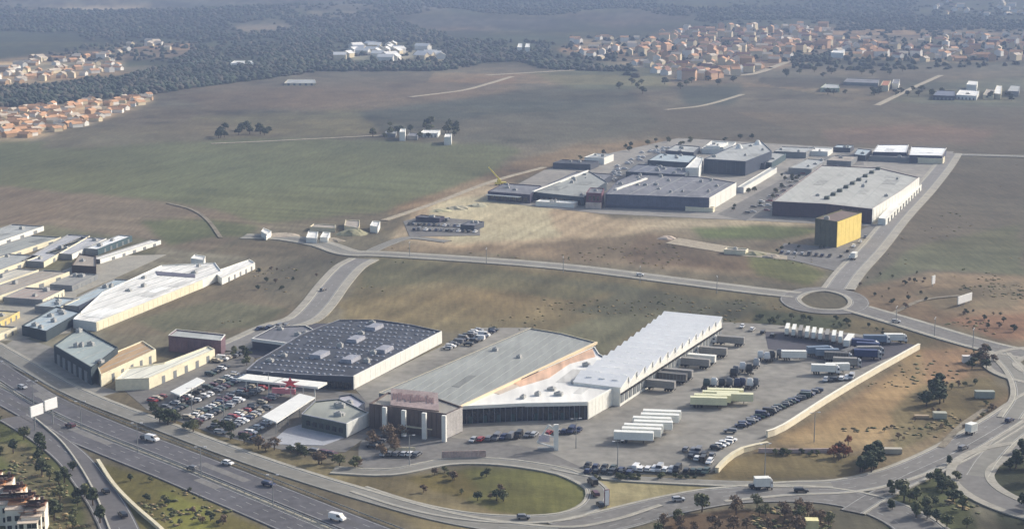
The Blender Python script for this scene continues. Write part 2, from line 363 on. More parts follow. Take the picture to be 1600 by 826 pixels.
# ---------------------------------------------------------------- roads
def smooth(pts, step=5.0, closed=False):
    P = [Vector(p) for p in pts]; n = len(P); out = []
    rng = range(n) if closed else range(n - 1)
    for i in rng:
        p1, p2 = P[i], P[(i + 1) % n]
        p0 = P[(i - 1) % n] if closed or i > 0 else p1 * 2 - p2
        p3 = P[(i + 2) % n] if closed or i + 2 < n else p2 * 2 - p1
        k = max(2, int((p2 - p1).length / step))
        for j in range(k):
            t = j / k
            out.append(0.5 * ((2 * p1) + (p2 - p0) * t + (2 * p0 - 5 * p1 + 4 * p2 - p3) * t * t + (3 * p1 - p0 - 3 * p2 + p3) * t ** 3))
    out.append(P[0].copy() if closed else P[-1].copy())
    return out
def offs(line, d):
    out = []; n = len(line); loop = (line[0] - line[-1]).length < 0.01
    for i in range(n):
        a = line[i - 1] if i > 0 else (line[-2] if loop else line[0]); b = line[i + 1] if i + 1 < n else (line[1] if loop else line[-1])
        t = (b - a).normalized(); out.append(line[i] + Vector((-t.y, t.x, 0)) * d)
    return out
def ribbon(mb, line, d0, d1, z, side=0.0):
    a, b = offs(line, d0), offs(line, d1)
    for i in range(len(line) - 1):
        mb.quad((a[i].x, a[i].y, z), (a[i + 1].x, a[i + 1].y, z), (b[i + 1].x, b[i + 1].y, z), (b[i].x, b[i].y, z))
        if side:
            for L in (a, b): mb.quad((L[i].x, L[i].y, z - side), (L[i + 1].x, L[i + 1].y, z - side), (L[i + 1].x, L[i + 1].y, z), (L[i].x, L[i].y, z))
def dashes(mb, line, d, w_, z, on=3.0, off=6.0):
    s = 0.0
    L = offs(line, d)
    for i in range(len(L) - 1):
        s += (L[i + 1] - L[i]).length
        if s % (on + off) < on:
            t = (L[i + 1] - L[i]).normalized(); n = Vector((-t.y, t.x, 0)) * w_ / 2; a, b = L[i], L[i] + t * on
            mb.quad((a.x - n.x, a.y - n.y, z), (b.x - n.x, b.y - n.y, z), (b.x + n.x, b.y + n.y, z), (a.x + n.x, a.y + n.y, z))
LZ = []
def road(name, px, width, m, lanes=2, walk=(0, 0), edge=True, closed=False, z=None, walkm=None, lift=0.0):
    line = smooth([g(x, y, 0) for x, y in px], 4.0 if not closed else 2.0, closed); z = (z or nz(.006)) + 0.05 + lift; LZ.append(z)
    mb = MB(); ribbon(mb, line, -width / 2, width / 2, z, 0.35); o = mb.build(name, m); tag(o, kind='structure')
    if edge:
        e = MB()
        for sgn in (-1, 1): ribbon(e, line, sgn * (width / 2 - .55) - .11, sgn * (width / 2 - .55) + .11, z + .012)
        e.build('edge_line', PAINT(), o)
    if lanes > 1:
        e = MB()
        for k in range(1, lanes): dashes(e, line, -width / 2 + width * k / lanes, .18, z + .012)
        e.build('lane_line', PAINT(), o)
    for sgn, wd in ((-1, walk[0]), (1, walk[1])):
        if wd:
            e = MB(); ribbon(e, line, sgn * (width / 2 + .004), sgn * (width / 2 + wd), z + .12, .45); e.build('pavement', walkm or PAVE(), o)
            e = MB(); ribbon(e, line, sgn * (width / 2 - .0), sgn * (width / 2 + .3), z + .135, .45); e.build('kerb', KERB(), o)
    return line
def rail_thing(label, line, d, z=0.0, h=0.8, group=None):
    L = offs(line, d); o0 = L[0]
    t = thing('crash_barrier', (o0.x, o0.y, 0), label, 'barrier', group)
    e = MB()
    for i in range(len(L) - 1):
        a, b = L[i], L[i + 1]; tt = (b - a).normalized(); n = Vector((-tt.y, tt.x, 0)) * .05
        for s1 in (1, -1):
            e.quad(a + n * s1 + Vector((0, 0, h - .35)), b + n * s1 + Vector((0, 0, h - .35)), b + n * s1 + Vector((0, 0, h)), a + n * s1 + Vector((0, 0, h)))
        e.quad(a - n + Vector((0, 0, h)), b - n + Vector((0, 0, h)), b + n + Vector((0, 0, h)), a + n + Vector((0, 0, h)))
    e.build('rail', STEEL(), t)
    p = MB()
    for i in range(0, len(L), 1): p.box(L[i].x, L[i].y, 0, .14, .14, h - .36)
    p.build('posts', STEEL(), t)['kind'] = 'stuff'
motor = mat('motorway_asphalt', (86, 85, 88), .88, .2, .05)
service = mat('service_road_asphalt', (122, 120, 112), .9, .12, .05)
M1 = road('motorway', [(-220, 478), (-60, 545), (20, 592), (80, 628), (170, 668), (260, 703), (350, 738), (450, 778), (560, 822), (700, 876)], 10.5, motor, 3)
M2 = road('motorway', [(-220, 515), (-60, 590), (20, 630), (90, 668), (170, 702), (260, 738), (340, 772), (430, 810), (540, 858), (640, 900)], 10.5, motor, 3)
rp = random.Random(8)
for ln in (M1, M2):
    for k in range(9):
        a_ = rp.randrange(20, len(ln) - 12); n_ = rp.randrange(4, 11); c_ = rp.choice((-3.2, 0.0, 3.2)); e = MB(); ribbon(e, ln[a_:a_ + n_], c_ - 1.5, c_ + 1.5, (LZ[0] if ln is M1 else LZ[1]) + .014 + .001 * k)
        tag(e.build('road_patch', mat('patch_asphalt', (86, 85, 85), .9, .15, .2) if k % 2 else mat('pale_patch_asphalt', (116, 114, 110), .9, .15, .2)), kind='structure')
o = MB(); ribbon(o, M1, -10.4, -5.4, .1, .3); tag(o.build('central_reservation', mat('reservation_gravel', (148, 144, 130), .95, .2, .3)), kind='structure')
F1 = road('service_road', [(-220, 455), (-60, 518), (20, 560), (90, 600), (150, 628), (240, 662), (340, 700), (440, 735), (560, 772), (690, 808), (800, 826), (900, 832), (980, 818), (1050, 795)], 7.5, service, 2, (0, 1.6))
SLIP = road('slip_road', [(20, 652), (70, 682), (112, 715), (140, 750), (168, 790), (192, 840), (210, 900)], 11.0, mat('slip_asphalt', (96, 94, 94), .9, .12, .06), 2, (0, 0))
road('ring_road', [(880, 830), (960, 812), (1050, 790), (1130, 776), (1210, 772), (1290, 775), (1370, 792), (1440, 830), (1480, 900)], 15, ASPH(), 4, (0, 1.2))
road('ring_road', [(1120, 774), (1230, 764), (1320, 760), (1400, 742), (1480, 708), (1560, 662), (1640, 612), (1760, 560)], 11, mat('worn_asphalt', (112, 110, 106), .9, .12, .06), 3, (1.5, 1.5))
road('ring_road', [(1330, 800), (1370, 775), (1430, 745), (1500, 712), (1570, 672), (1650, 622), (1780, 560)], 7, ASPH(), 2, (1.0, 0))
road('frontage_road', [(560, 765), (640, 790), (720, 806), (800, 812), (880, 808), (925, 790), (932, 765), (900, 745), (860, 733), (780, 722), (700, 722), (610, 738), (520, 735)], 5.5, service, 1, (1.0, 1.0))
road('exit_lane', [(870, 730), (950, 745), (1060, 752), (1160, 756), (1300, 758)], 5, service, 1, (1, 0))
road('estate_road', [(568, 405), (545, 418), (520, 445), (495, 478), (470, 500), (430, 512), (390, 530), (350, 548)], 9, mat('estate_asphalt', (120, 118, 114), .9, .12, .1), 2, (4.0, 4.5))
road('estate_road', [(380, 370), (440, 372), (500, 382), (545, 396), (600, 398), (760, 408), (900, 420), (1060, 440), (1180, 455), (1245, 462)], 7.5, service, 2, (3.2, 5.0))
road('estate_road', [(575, 396), (600, 384), (640, 372), (700, 378)], 7, service, 2)
road('estate_road', [(1338, 482), (1420, 506), (1500, 530), (1570, 548), (1640, 560)], 12, ASPH(), 3, (2.5, 2.5))
road('estate_road', [(1305, 452), (1325, 425), (1360, 388), (1400, 340), (1440, 298), (1470, 262), (1485, 240)], 9, mat('estate_asphalt', (120, 118, 114), .9, .12, .1), 2, (5.0, 2.5))
road('estate_road', [(1490, 242), (1600, 245), (1800, 252)], 8, service, 2, (2, 2))
road('roundabout', [(1232, 468), (1250, 456), (1290, 452), (1330, 460), (1345, 474), (1330, 486), (1290, 488), (1250, 482)], 8, ASPH(), 1, (2.0, 0), closed=True)
def circ(cx, cy, r, n=24):
    c = g(cx, cy, 0); out = []
    for k in range(n):
        a = 2 * math.pi * k / n; p = Vector((c.x + r * math.cos(a), c.y + r * math.sin(a), 0)); out.append(p)
    return out
def ring(name, cx, cy, r, width, m):
    P = circ(cx, cy, r); line = smooth(P, 3.0, True); z = nz() + .05
    mb = MB(); ribbon(mb, line, -width / 2, width / 2, z, .3); o = mb.build(name, m); tag(o, kind='structure')
    for s in (-1, 1):
        e = MB(); ribbon(e, line, s * (width / 2 + .003), s * (width / 2 + 3.0), z + .12, .4); e.build('pavement', PAVE(), o)
ring('roundabout', 1685, 576, 30, 9, ASPH())
ring('roundabout', 1722, 757, 40, 9, mat('worn_asphalt', (112, 110, 106)))
road('link_road', [(1525, 745), (1545, 715), (1580, 680), (1640, 640)], 7, service, 1, (1.5, 0))
road('link_road', [(1560, 552), (1590, 585), (1600, 620), (1580, 655)], 6, service, 1, (2.0, 2.0))
road('farm_track', [(760, 118), (900, 110), (1060, 104), (1160, 118), (1240, 95), (1330, 80)], 10, mat('track_dirt', (182, 170, 148)), 1, edge=False)
road('farm_track', [(1370, 165), (1430, 136), (1470, 118)], 7, mat('track_dirt', (182, 170, 148)), 1, edge=False)
road('farm_track', [(640, 152), (720, 142), (760, 132), (800, 120)], 7, mat('track_dirt', (182, 170, 148)), 1, edge=False)
road('farm_track', [(330, 225), (400, 222), (520, 216), (600, 212)], 5, mat('track_dirt', (182, 170, 148)), 1, edge=False)
road('farm_track', [(1040, 172), (1100, 165), (1160, 148)], 6, mat('track_dirt', (182, 170, 148)), 1, edge=False)
for tp, w_ in [([(262, 318), (300, 328), (325, 345), (345, 372)], 2.5), ([(1395, 490), (1440, 470), (1500, 462)], 2.5), ([(1470, 700), (1500, 668), (1540, 640)], 2.5)]:
    road('field_path', tp, w_, mat('path_soil', (122, 114, 98), .95, .3, .15), 1, edge=False)
road('farm_track', [(600, 345), (680, 318), (770, 284), (850, 262)], 5, mat('track_dirt', (182, 170, 148)), 1, edge=False)
rail_thing('galvanised crash barrier along the far side of the motorway median', M1, -6.9, h=.8)
rail_thing('galvanised crash barrier along the near side of the motorway median', M2, 6.9, h=.8)
rail_thing('galvanised crash barrier between the motorway and the service road', M1, 7.0, h=.8)
# concrete parapet along the slip road
def wall_thing(name, pts, h, th, m, label, cat, z0=0.0, cap=None):
    L = [g(x, y, 0) for x, y in pts]; L = smooth(L, 6.0); t = thing(name, (L[0].x, L[0].y, 0), label, cat)
    a, b = offs(L, -th / 2), offs(L, th / 2); e = MB()
    for i in range(len(L) - 1):
        for p, q in ((a[i], a[i + 1]), (b[i + 1], b[i])): e.quad((p.x, p.y, z0), (q.x, q.y, z0), (q.x, q.y, h), (p.x, p.y, h))
        e.quad((a[i].x, a[i].y, h), (a[i + 1].x, a[i + 1].y, h), (b[i + 1].x, b[i + 1].y, h), (b[i].x, b[i].y, h))
    for i in (0, len(L) - 1): e.quad((a[i].x, a[i].y, z0), (b[i].x, b[i].y, z0), (b[i].x, b[i].y, h), (a[i].x, a[i].y, h))
    e.build('wall', m, t)
    if cap:
        e = MB(); a, b = offs(L, -th / 2 - .12), offs(L, th / 2 + .12)
        for i in range(len(L) - 1):
            e.quad((a[i].x, a[i].y, h + .12), (a[i + 1].x, a[i + 1].y, h + .12), (b[i + 1].x, b[i + 1].y, h + .12), (b[i].x, b[i].y, h + .12))
            for p, q in ((a[i], a[i + 1]), (b[i + 1], b[i])): e.quad((p.x, p.y, h - .02), (q.x, q.y, h - .02), (q.x, q.y, h + .12), (p.x, p.y, h + .12))
        e.build('coping', cap, t)
    return t
cream = mat('cream_concrete', (205, 196, 168), .85, .1, .4)
wall_thing('parapet', [(153, 722), (178, 760), (212, 795), (250, 828), (290, 870)], 1.1, .9, cream, 'cream concrete parapet curving along the slip road beside the grass', 'wall', cap=cream)
wall_thing('parapet', [(55, 655), (95, 690), (125, 730), (150, 775), (172, 830)], .8, .5, KERB(), 'low grey concrete parapet on the outer edge of the slip road', 'wall')
wall_thing('retaining_wall', [(1198, 683), (1225, 672), (1290, 630), (1360, 588), (1436, 545)], 2.3, .8, mat('bright_render', (226, 216, 190), .8, .08, .3),
           'long cream retaining wall between the goods yard and the brown slope', 'wall', cap=mat('coping', (232, 226, 206), .8, .05))
wall_thing('retaining_wall', [(1120, 738), (1135, 722), (1160, 706), (1200, 697)], 1.6, 1.2, cream, 'stepped cream retaining wall at the near corner of the goods yard', 'wall', cap=cream)
wall_thing('boundary_wall', [(1185, 706), (1240, 707), (1298, 706)], 1.4, .5, mat('pinkish_render', (186, 166, 160), .85, .1), 'low pinkish wall below the brown slope, overgrown with hedge', 'wall')

# ---------------------------------------------------------------- buildings
def roofmat(name, rgb, **k): return mat(name, rgb, k.pop('rough', .6), k.pop('var', .12), k.pop('scale', .06), streak=1.0, **k)
class Bld: pass
def building(name, px, h, wall, roof, label, cat, z0=0.0, par=0.5, rim=None, units=3, group=None, seams=0, topz=None):
    """roof outline px is seen at the top of the parapet, h metres up"""
    W = [g(x, y, h) for x, y in px]; P = [(p.x, p.y) for p in W]; P2 = ccw(P)
    cx, cy = sum(p[0] for p in P) / len(P), sum(p[1] for p in P) / len(P)
    t = thing(name, (cx, cy, z0), label, cat, group); b = Bld(); b.t = t; b.P = P; b.h = h; b.c = (cx, cy); b.z0 = z0
    I = inset(P2, .35); n = len(P2); e = MB()
    for i in range(n):
        j = (i + 1) % n; a, c, ia, ic = P2[i], P2[j], I[i], I[j]
        e.quad((a[0], a[1], z0 - .5), (c[0], c[1], z0 - .5), (c[0], c[1], h), (a[0], a[1], h))
        e.quad((ic[0], ic[1], h - par - .1), (ia[0], ia[1], h - par - .1), (ia[0], ia[1], h), (ic[0], ic[1], h))
    e.build('wall', wall, t)
    e = MB(); O_ = inset(P2, -.06)
    for i in range(n):
        j = (i + 1) % n; a, c, ia, ic = O_[i], O_[j], I[i], I[j]
        e.quad((a[0], a[1], h + .02), (c[0], c[1], h + .02), (ic[0], ic[1], h + .02), (ia[0], ia[1], h + .02))
        e.quad((a[0], a[1], h - .25), (c[0], c[1], h - .25), (c[0], c[1], h + .02), (a[0], a[1], h + .02))
    e.build('parapet_cap', rim or wall, t)
    I2 = inset(P2, .34); e = MB(); e.prism(I2, h - par - .12, h - par)
    b.roof = e.build('roof', roof, t); b.roof['_o'] = list(t['_o']); b.zr = h - par; b.P2 = P2; b.I2 = I2
    if seams:
        # standing seams across the roof, all one long strip each
        rnd = random.Random(len(px) * 7 + int(h * 3)); U = [Vector((q[0], q[1], 0)).dot(AX) for q in I2]; u = min(U) + seams
        e = MB()
        while u < max(U):
            hits = []
            for i in range(len(I2)):
                a, c = Vector(I2[i]), Vector(I2[(i + 1) % len(I2)]); ua, uc = a.dot(AX.xy), c.dot(AX.xy)
                if (ua > u) != (uc > u): q = a + (c - a) * ((u - ua) / (uc - ua)); hits.append(q)
            hits.sort(key=lambda q: q.dot(BX.xy))
            for k in range(0, len(hits) - 1, 2):
                p, q = hits[k], hits[k + 1]; m_ = (p + q) / 2
                e.box(m_.x, m_.y, b.zr - .02, (q - p).length - .2, .22, .16, math.atan2((q - p).y, (q - p).x))
            u += seams
        s_ = e.build('roof_seam', mat('seam_metal', (150, 154, 152), .5, .1, 1.0), b.roof, org=t['_o']); s_['kind'] = 'stuff'
    rnd = random.Random(int(cx * 3 + cy))
    area = abs(sum(P[i][0] * P[(i + 1) % len(P)][1] - P[(i + 1) % len(P)][0] * P[i][1] for i in range(len(P)))) / 2
    if area > 500:
        rgb = list(roof['rgb']); inn = inset(P2, 1.0)
        for k in range(min(16, int(area / 260))):
            x = rnd.uniform(min(p[0] for p in P), max(p[0] for p in P)); y = rnd.uniform(min(p[1] for p in P), max(p[1] for p in P)); sx, sy = rnd.uniform(3, 11), rnd.uniform(4, 24)
            cs = [Vector((x, y, 0)) + AX * sx / 2 * a_ + BX * sy / 2 * c_ for a_, c_ in ((-1, -1), (1, -1), (1, 1), (-1, 1))]
            if not inpoly(np.array([c_.x for c_ in cs]), np.array([c_.y for c_ in cs]), inn).all(): continue
            f_ = rnd.choice((.86, .91, 1.06)); pm_ = roofmat('%s_patch_%d' % (roof.name, int(f_ * 100)), tuple(min(236, v * f_) for v in rgb), var=.2)
            MB().box(x, y, b.zr, sx, sy, .03 + .008 * k, A_ANG).build('roof_patch', pm_, b.roof, org=t['_o'])
    for k in range(units):
        for _ in range(30):
            x = rnd.uniform(min(p[0] for p in P), max(p[0] for p in P)); y = rnd.uniform(min(p[1] for p in P), max(p[1] for p in P))
            if inpoly(np.array([x]), np.array([y]), inset(P2, 3.0))[0]: break
        else: continue
        e = MB(); sx, sy, sz = rnd.uniform(1.6, 3.2), rnd.uniform(1.4, 2.4), rnd.uniform(.9, 1.6)
        e.box(x, y, b.zr, sx, sy, sz, A_ANG); e.box(x, y, b.zr + sz, sx * .5, sy * .5, .25, A_ANG)
        e.cyl((x + .2, y, b.zr + sz), (x + .2, y, b.zr + sz + .5), .35, n=8)
        e.build('rooftop_unit', mat('unit_grey', (168, 168, 164), .6, .1, 1.0), b.roof, org=t['_o'])
    return b
def edge_pts(b, i):
    n = len(b.P); a, c = Vector(b.P[i]), Vector(b.P[(i + 1) % n]); d = (c - a); L = d.length; d = d / L
    nr = Vector((d.y, -d.x))
    if b.P != b.P2: nr = -nr
    return a, d, L, nr
def panels(b, i, n, name, m, z0, z1, t0=0.0, t1=1.0, fill=.8, proud=.08, parent=None, labels=None):
    a, d, L, nr = edge_pts(b, i); out = []
    for k in range(n):
        f0 = t0 + (t1 - t0) * (k + (1 - fill) / 2) / n; f1 = t0 + (t1 - t0) * (k + 1 - (1 - fill) / 2) / n
        p = a + d * (f0 + f1) / 2 * L; wd = (f1 - f0) * L; q = p + nr * (proud / 2)
        e = MB().box(q.x, q.y, z0, wd, proud + .1, z1 - z0, math.atan2(d.y, d.x)); out.append(e.build(name, m, b.t))
    return out
def band(b, i, name, m, z0, z1, proud=.05, t0=0, t1=1): return panels(b, i, 1, name, m, z0, z1, t0, t1, 1.0, proud)[0]
def skylights(b, nu, nv, su, sv, m, u0=.06, u1=.94, v0=.06, v1=.94, name='skylight', hgt=.5, skip=0.0):
    rnd = random.Random(5); C = Vector(b.c); U = [(Vector(p) - C).dot(AX.xy) for p in b.P2]; V = [(Vector(p) - C).dot(BX.xy) for p in b.P2]
    inn = inset(b.P2, 1.6); n = 0; me = None
    e = MB().box(0, 0, 0, su, sv, hgt * .5, 0).box(0, 0, hgt * .5, su * .9, sv * .9, hgt * .5, 0, su * .2, sv * .2); me = e.mesh(name, m)
    for i in range(nu):
        for j in range(nv):
            uu = min(U) + (max(U) - min(U)) * (u0 + (u1 - u0) * i / max(1, nu - 1)); vv = min(V) + (max(V) - min(V)) * (v0 + (v1 - v0) * j / max(1, nv - 1))
            p = C + AX.xy * uu + BX.xy * vv
            if not inpoly(np.array([p.x]), np.array([p.y]), inn)[0] or rnd.random() < skip: continue
            o = bpy.data.objects.new(name, me); COL.objects.link(o); o.parent = b.roof
            o.location = (p.x - b.c[0], p.y - b.c[1], b.zr - b.z0); o.rotation_euler.z = A_ANG; n += 1
white = mat('white_cladding', (226, 225, 216), .6, .06, .12); offw = mat('cream_cladding', (222, 214, 186), .6, .08, .12)
darkc = mat('dark_cladding', (66, 72, 84), .5, .12, .3); brown = mat('brown_panel', (96, 84, 80), .7, .12, .4)
midg = mat('grey_cladding', (128, 130, 130), .6, .1, .2)
r_white = roofmat('white_roof_sheet', (226, 224, 216)); r_light = roofmat('light_grey_roof_sheet', (164, 166, 162)); r_grey = roofmat('grey_green_roof_sheet', (146, 148, 142))
r_dark = roofmat('bitumen_roof', (60, 63, 70), var=.3); r_mid = roofmat('grey_roof_membrane', (112, 112, 116), var=.2); r_teal = roofmat('blue_grey_roof_sheet', (164, 176, 180))
r_beige = roofmat('beige_roof_sheet', (160, 150, 136)); r_terra = mat('terracotta_tiles', (160, 104, 74), .85, .2, .4)
r_tan = roofmat('tan_roof_sheet', (176, 148, 112)); glass = GLASS()
door_m = mat('dock_door_grey', (120, 124, 126), .6, .1, 1.0); red = mat('sign_red', (222, 92, 96), .5, .1, .5); pink = mat('faded_red_sheet', (176, 156, 148), .75, .2, .2)
navy = mat('navy_glazing', (30, 36, 56), .25, .2, .3, spec=.5)

# dark roofed store with red emblem
b = building('retail_store', [(385, 577), (470, 584), (552, 587), (690, 517), (645, 507), (590, 499), (530, 499), (505, 508), (470, 522), (430, 546), (402, 562)], 5.4, darkc, r_dark,
             'wide store with a dark flat roof dotted with skylights and a bright white side wall', 'store', rim=mat('pale_cap', (150, 152, 158), .6), units=7)
skylights(b, 20, 14, 1.3, 1.2, mat('skylight_dome', (128, 134, 146), .5, .1, 1.0), skip=.15, hgt=.35)
for k, (x, y) in enumerate([(500, 556), (556, 532), (585, 513), (548, 563), (600, 548)]):
    p = g(x, y, b.zr); e = MB().box(p.x, p.y, b.zr, 5, 9, 1.5, A_ANG, .3, .3); e.build('plant_room', mat('plant_grey', (146, 148, 156), .6), b.roof, org=b.t['_o'])
band(b, 2, 'side_cladding', white, .2, 5.45, .12); panels(b, 2, 18, 'cladding_panel', white, .35, 5.2, .005, .995, .97, .2)
panels(b, 0, 12, 'shop_window', glass, .4, 3.0, .03, .97, .85, .1); panels(b, 1, 11, 'shop_window', glass, .4, 3.0, .03, .97, .85, .1)
# its white canopy, one piece with the store front
e = MB(); cp = [g(x, y, 5.0) for x, y in [(384, 586), (440, 592), (508, 599)]]
for a_, c_ in zip(cp, cp[1:]):
    m_ = (a_ + c_) / 2; e.box(m_.x - .8, m_.y - 3.2, 4.7, (c_ - a_).length + .4, 7.5, .8, math.atan2((c_ - a_).y, (c_ - a_).x))
e.build('canopy', white, b.t)
for k in range(7):
    p = cp[0].lerp(cp[2], (k + .5) / 7); MB().cyl((p.x - 1, p.y - 6.2, 0), (p.x - 1, p.y - 6.2, 4.7), .22).build('canopy_post', white, b.t)
p = g(455, 597, 6.0); e = MB()
for k in range(5):
    a_ = math.pi / 2 + k * 2 * math.pi / 5; ca, sa = math.cos(a_), math.sin(a_)
    tip = (p.x + 3.8 * ca, p.y - 3.0, 6.6 + 2.3 * sa); l = (p.x + 1.3 * math.cos(a_ + .63), p.y - 3.0, 6.6 + .9 * math.sin(a_ + .63)); r_ = (p.x + 1.3 * math.cos(a_ - .63), p.y - 3.0, 6.6 + .9 * math.sin(a_ - .63))
    i = len(e.v); e.v += [(p.x, p.y - 3.25, 6.6), r_, tip, l, (p.x, p.y - 2.6, 6.6)]; e.f += [(i, i + 1, i + 2), (i, i + 2, i + 3), (i + 4, i + 2, i + 1), (i + 4, i + 3, i + 2)]
em = e.build('emblem', red, b.t)
q = g(446, 603, 4.2); e = MB().box(q.x, q.y - 4.5, 2.6, 9, .8, 2.0, R(-12)); e.build('fascia_sign', mat('pale_red_sign', (214, 130, 134), .5, .1), b.t)
b = building('retail_store', [(394, 528), (455, 536), (500, 520), (478, 508), (430, 509)], 4.8, darkc, r_mid, 'low flat roofed hall with a white front edge behind the dark roofed store', 'hall', rim=white, units=3)
band(b, 0, 'white_fascia', white, 3.6, 4.85, .5)

# grey ribbed store with brown facade
b = building('ribbed_hall', [(592, 613), (640, 619), (718, 634), (931, 534), (878, 520), (829, 512)], 6.8, midg, r_grey,
             'long hall with a grey green ribbed roof and a cream edge, behind the brown facade', 'hall', rim=cream, units=2, seams=4.0)
band(b, 2, 'verge_trim', mat('bright_trim', (232, 212, 176), .6, .05), 6.0, 7.0, .7)
b = building('brown_store', [(577, 630), (640, 638), (697, 646), (722, 635), (685, 622), (606, 612)], 9.0, brown, roofmat('pale_store_roof', (146, 142, 132)),
             'store with a tall brown panelled facade between white pillars', 'store', rim=brown, units=0)
for i in (0, 1): panels(b, i, 8, 'facade_panel', brown, .6, 8.6, .01, .99, .9, .25)
panels(b, 2, 5, 'side_panel', mat('pale_side', (176, 172, 168), .7), .3, 8.8, .01, .99, .97, .2)
for (x, y) in [(601, 636), (631, 641), (663, 645), (694, 649)]:
    p = g(x, y, 9.0); MB().box(p.x, p.y - .6, 0, 1.5, 1.1, 9.3, A_ANG).build('pillar', white, b.t)
p = g(648, 617, 8.4); e = MB(); sl_ = [g(x, y, z) for x, y, z in [(610, 632, 9.2), (686, 641, 9.2), (684, 613, 12.2), (611, 606, 12.2)]]
e.quad(*[tuple(q) for q in sl_]); e.quad(*[(q.x, q.y + .4, q.z - .5) for q in reversed(sl_)])
for k in range(4):
    a_, c_ = sl_[k], sl_[(k + 1) % 4]; e.quad((a_.x, a_.y + .4, a_.z - .5), (c_.x, c_.y + .4, c_.z - .5), tuple(c_), tuple(a_))
sg = e.build('sloping_sign_panel', pink, b.t)
rnd = random.Random(3); dk = mat('dark_strokes', (140, 116, 112), .7)
for k in range(16):                                         # weathered dark strokes, too worn to read as letters
    f = .06 + .88 * k / 16; lo = sl_[0].lerp(sl_[1], f); hi = sl_[3].lerp(sl_[2], f); a_ = lo.lerp(hi, rnd.uniform(.3, .45)); c_ = lo.lerp(hi, rnd.uniform(.6, .8)); w2 = rnd.uniform(.25, .5)
    n_ = Vector((0, -.12, .12)); MB().quad(a_ + n_ - AX * w2, a_ + n_ + AX * w2, c_ + n_ + AX * w2, c_ + n_ - AX * w2).build('sign_stroke', dk, sg, org=b.t['_o'])
p = g(653, 662, 3.0); MB().box(p.x, p.y - 2, 2.6, 13, 4, .4, A_ANG).build('entrance_canopy', cream, b.t)

# white wholesale hall and goods hall with stepped roof
b = building('wholesale_hall', [(716, 634), (820, 629), (918, 627), (967, 600), (992, 584), (936, 552), (929, 541)], 6.6, navy, r_white,
             'broad white roofed hall with a dark blue glazed front facing the ring road', 'hall', rim=white, units=6)
band(b, 0, 'white_fascia', white, 5.5, 6.7, .5); band(b, 1, 'white_fascia', white, 5.3, 6.7, .5)
panels(b, 0, 11, 'shop_window', glass, .5, 4.9, .02, .98, .85, .12); panels(b, 1, 11, 'shop_window', glass, .5, 4.9, .02, .98, .85, .12)
for i in (0, 1):
    panels(b, i, 12, 'pilaster', mat('pilaster_grey', (120, 126, 138), .6), .0, 5.3, .0, 1.0, .07, .35); panels(b, i, 4, 'entrance_door', mat('green_glass', (52, 74, 76), .2, .1, .5), .1, 2.8, .08, .92, .3, .2)
band(b, 2, 'end_wall', white, .1, 6.6, .15); panels(b, 2, 9, 'cladding_panel', white, .3, 6.3, .01, .99, .95, .25)
for poly, mm in [([(788, 592), (862, 556), (926, 545), (930, 557), (890, 568), (858, 590), (812, 604)], roofmat('terracotta_sheet', (204, 168, 140), var=.3)),
                 ([(760, 610), (790, 597), (812, 603), (780, 616)], roofmat('faded_sheet', (206, 190, 172), var=.2))]:
    P_ = ccw([tuple(g(x, y, b.zr)[:2]) for x, y in poly]); MB().prism(P_, b.zr, b.zr + .12).build('roof_patch', mm, b.roof, org=b.t['_o'])
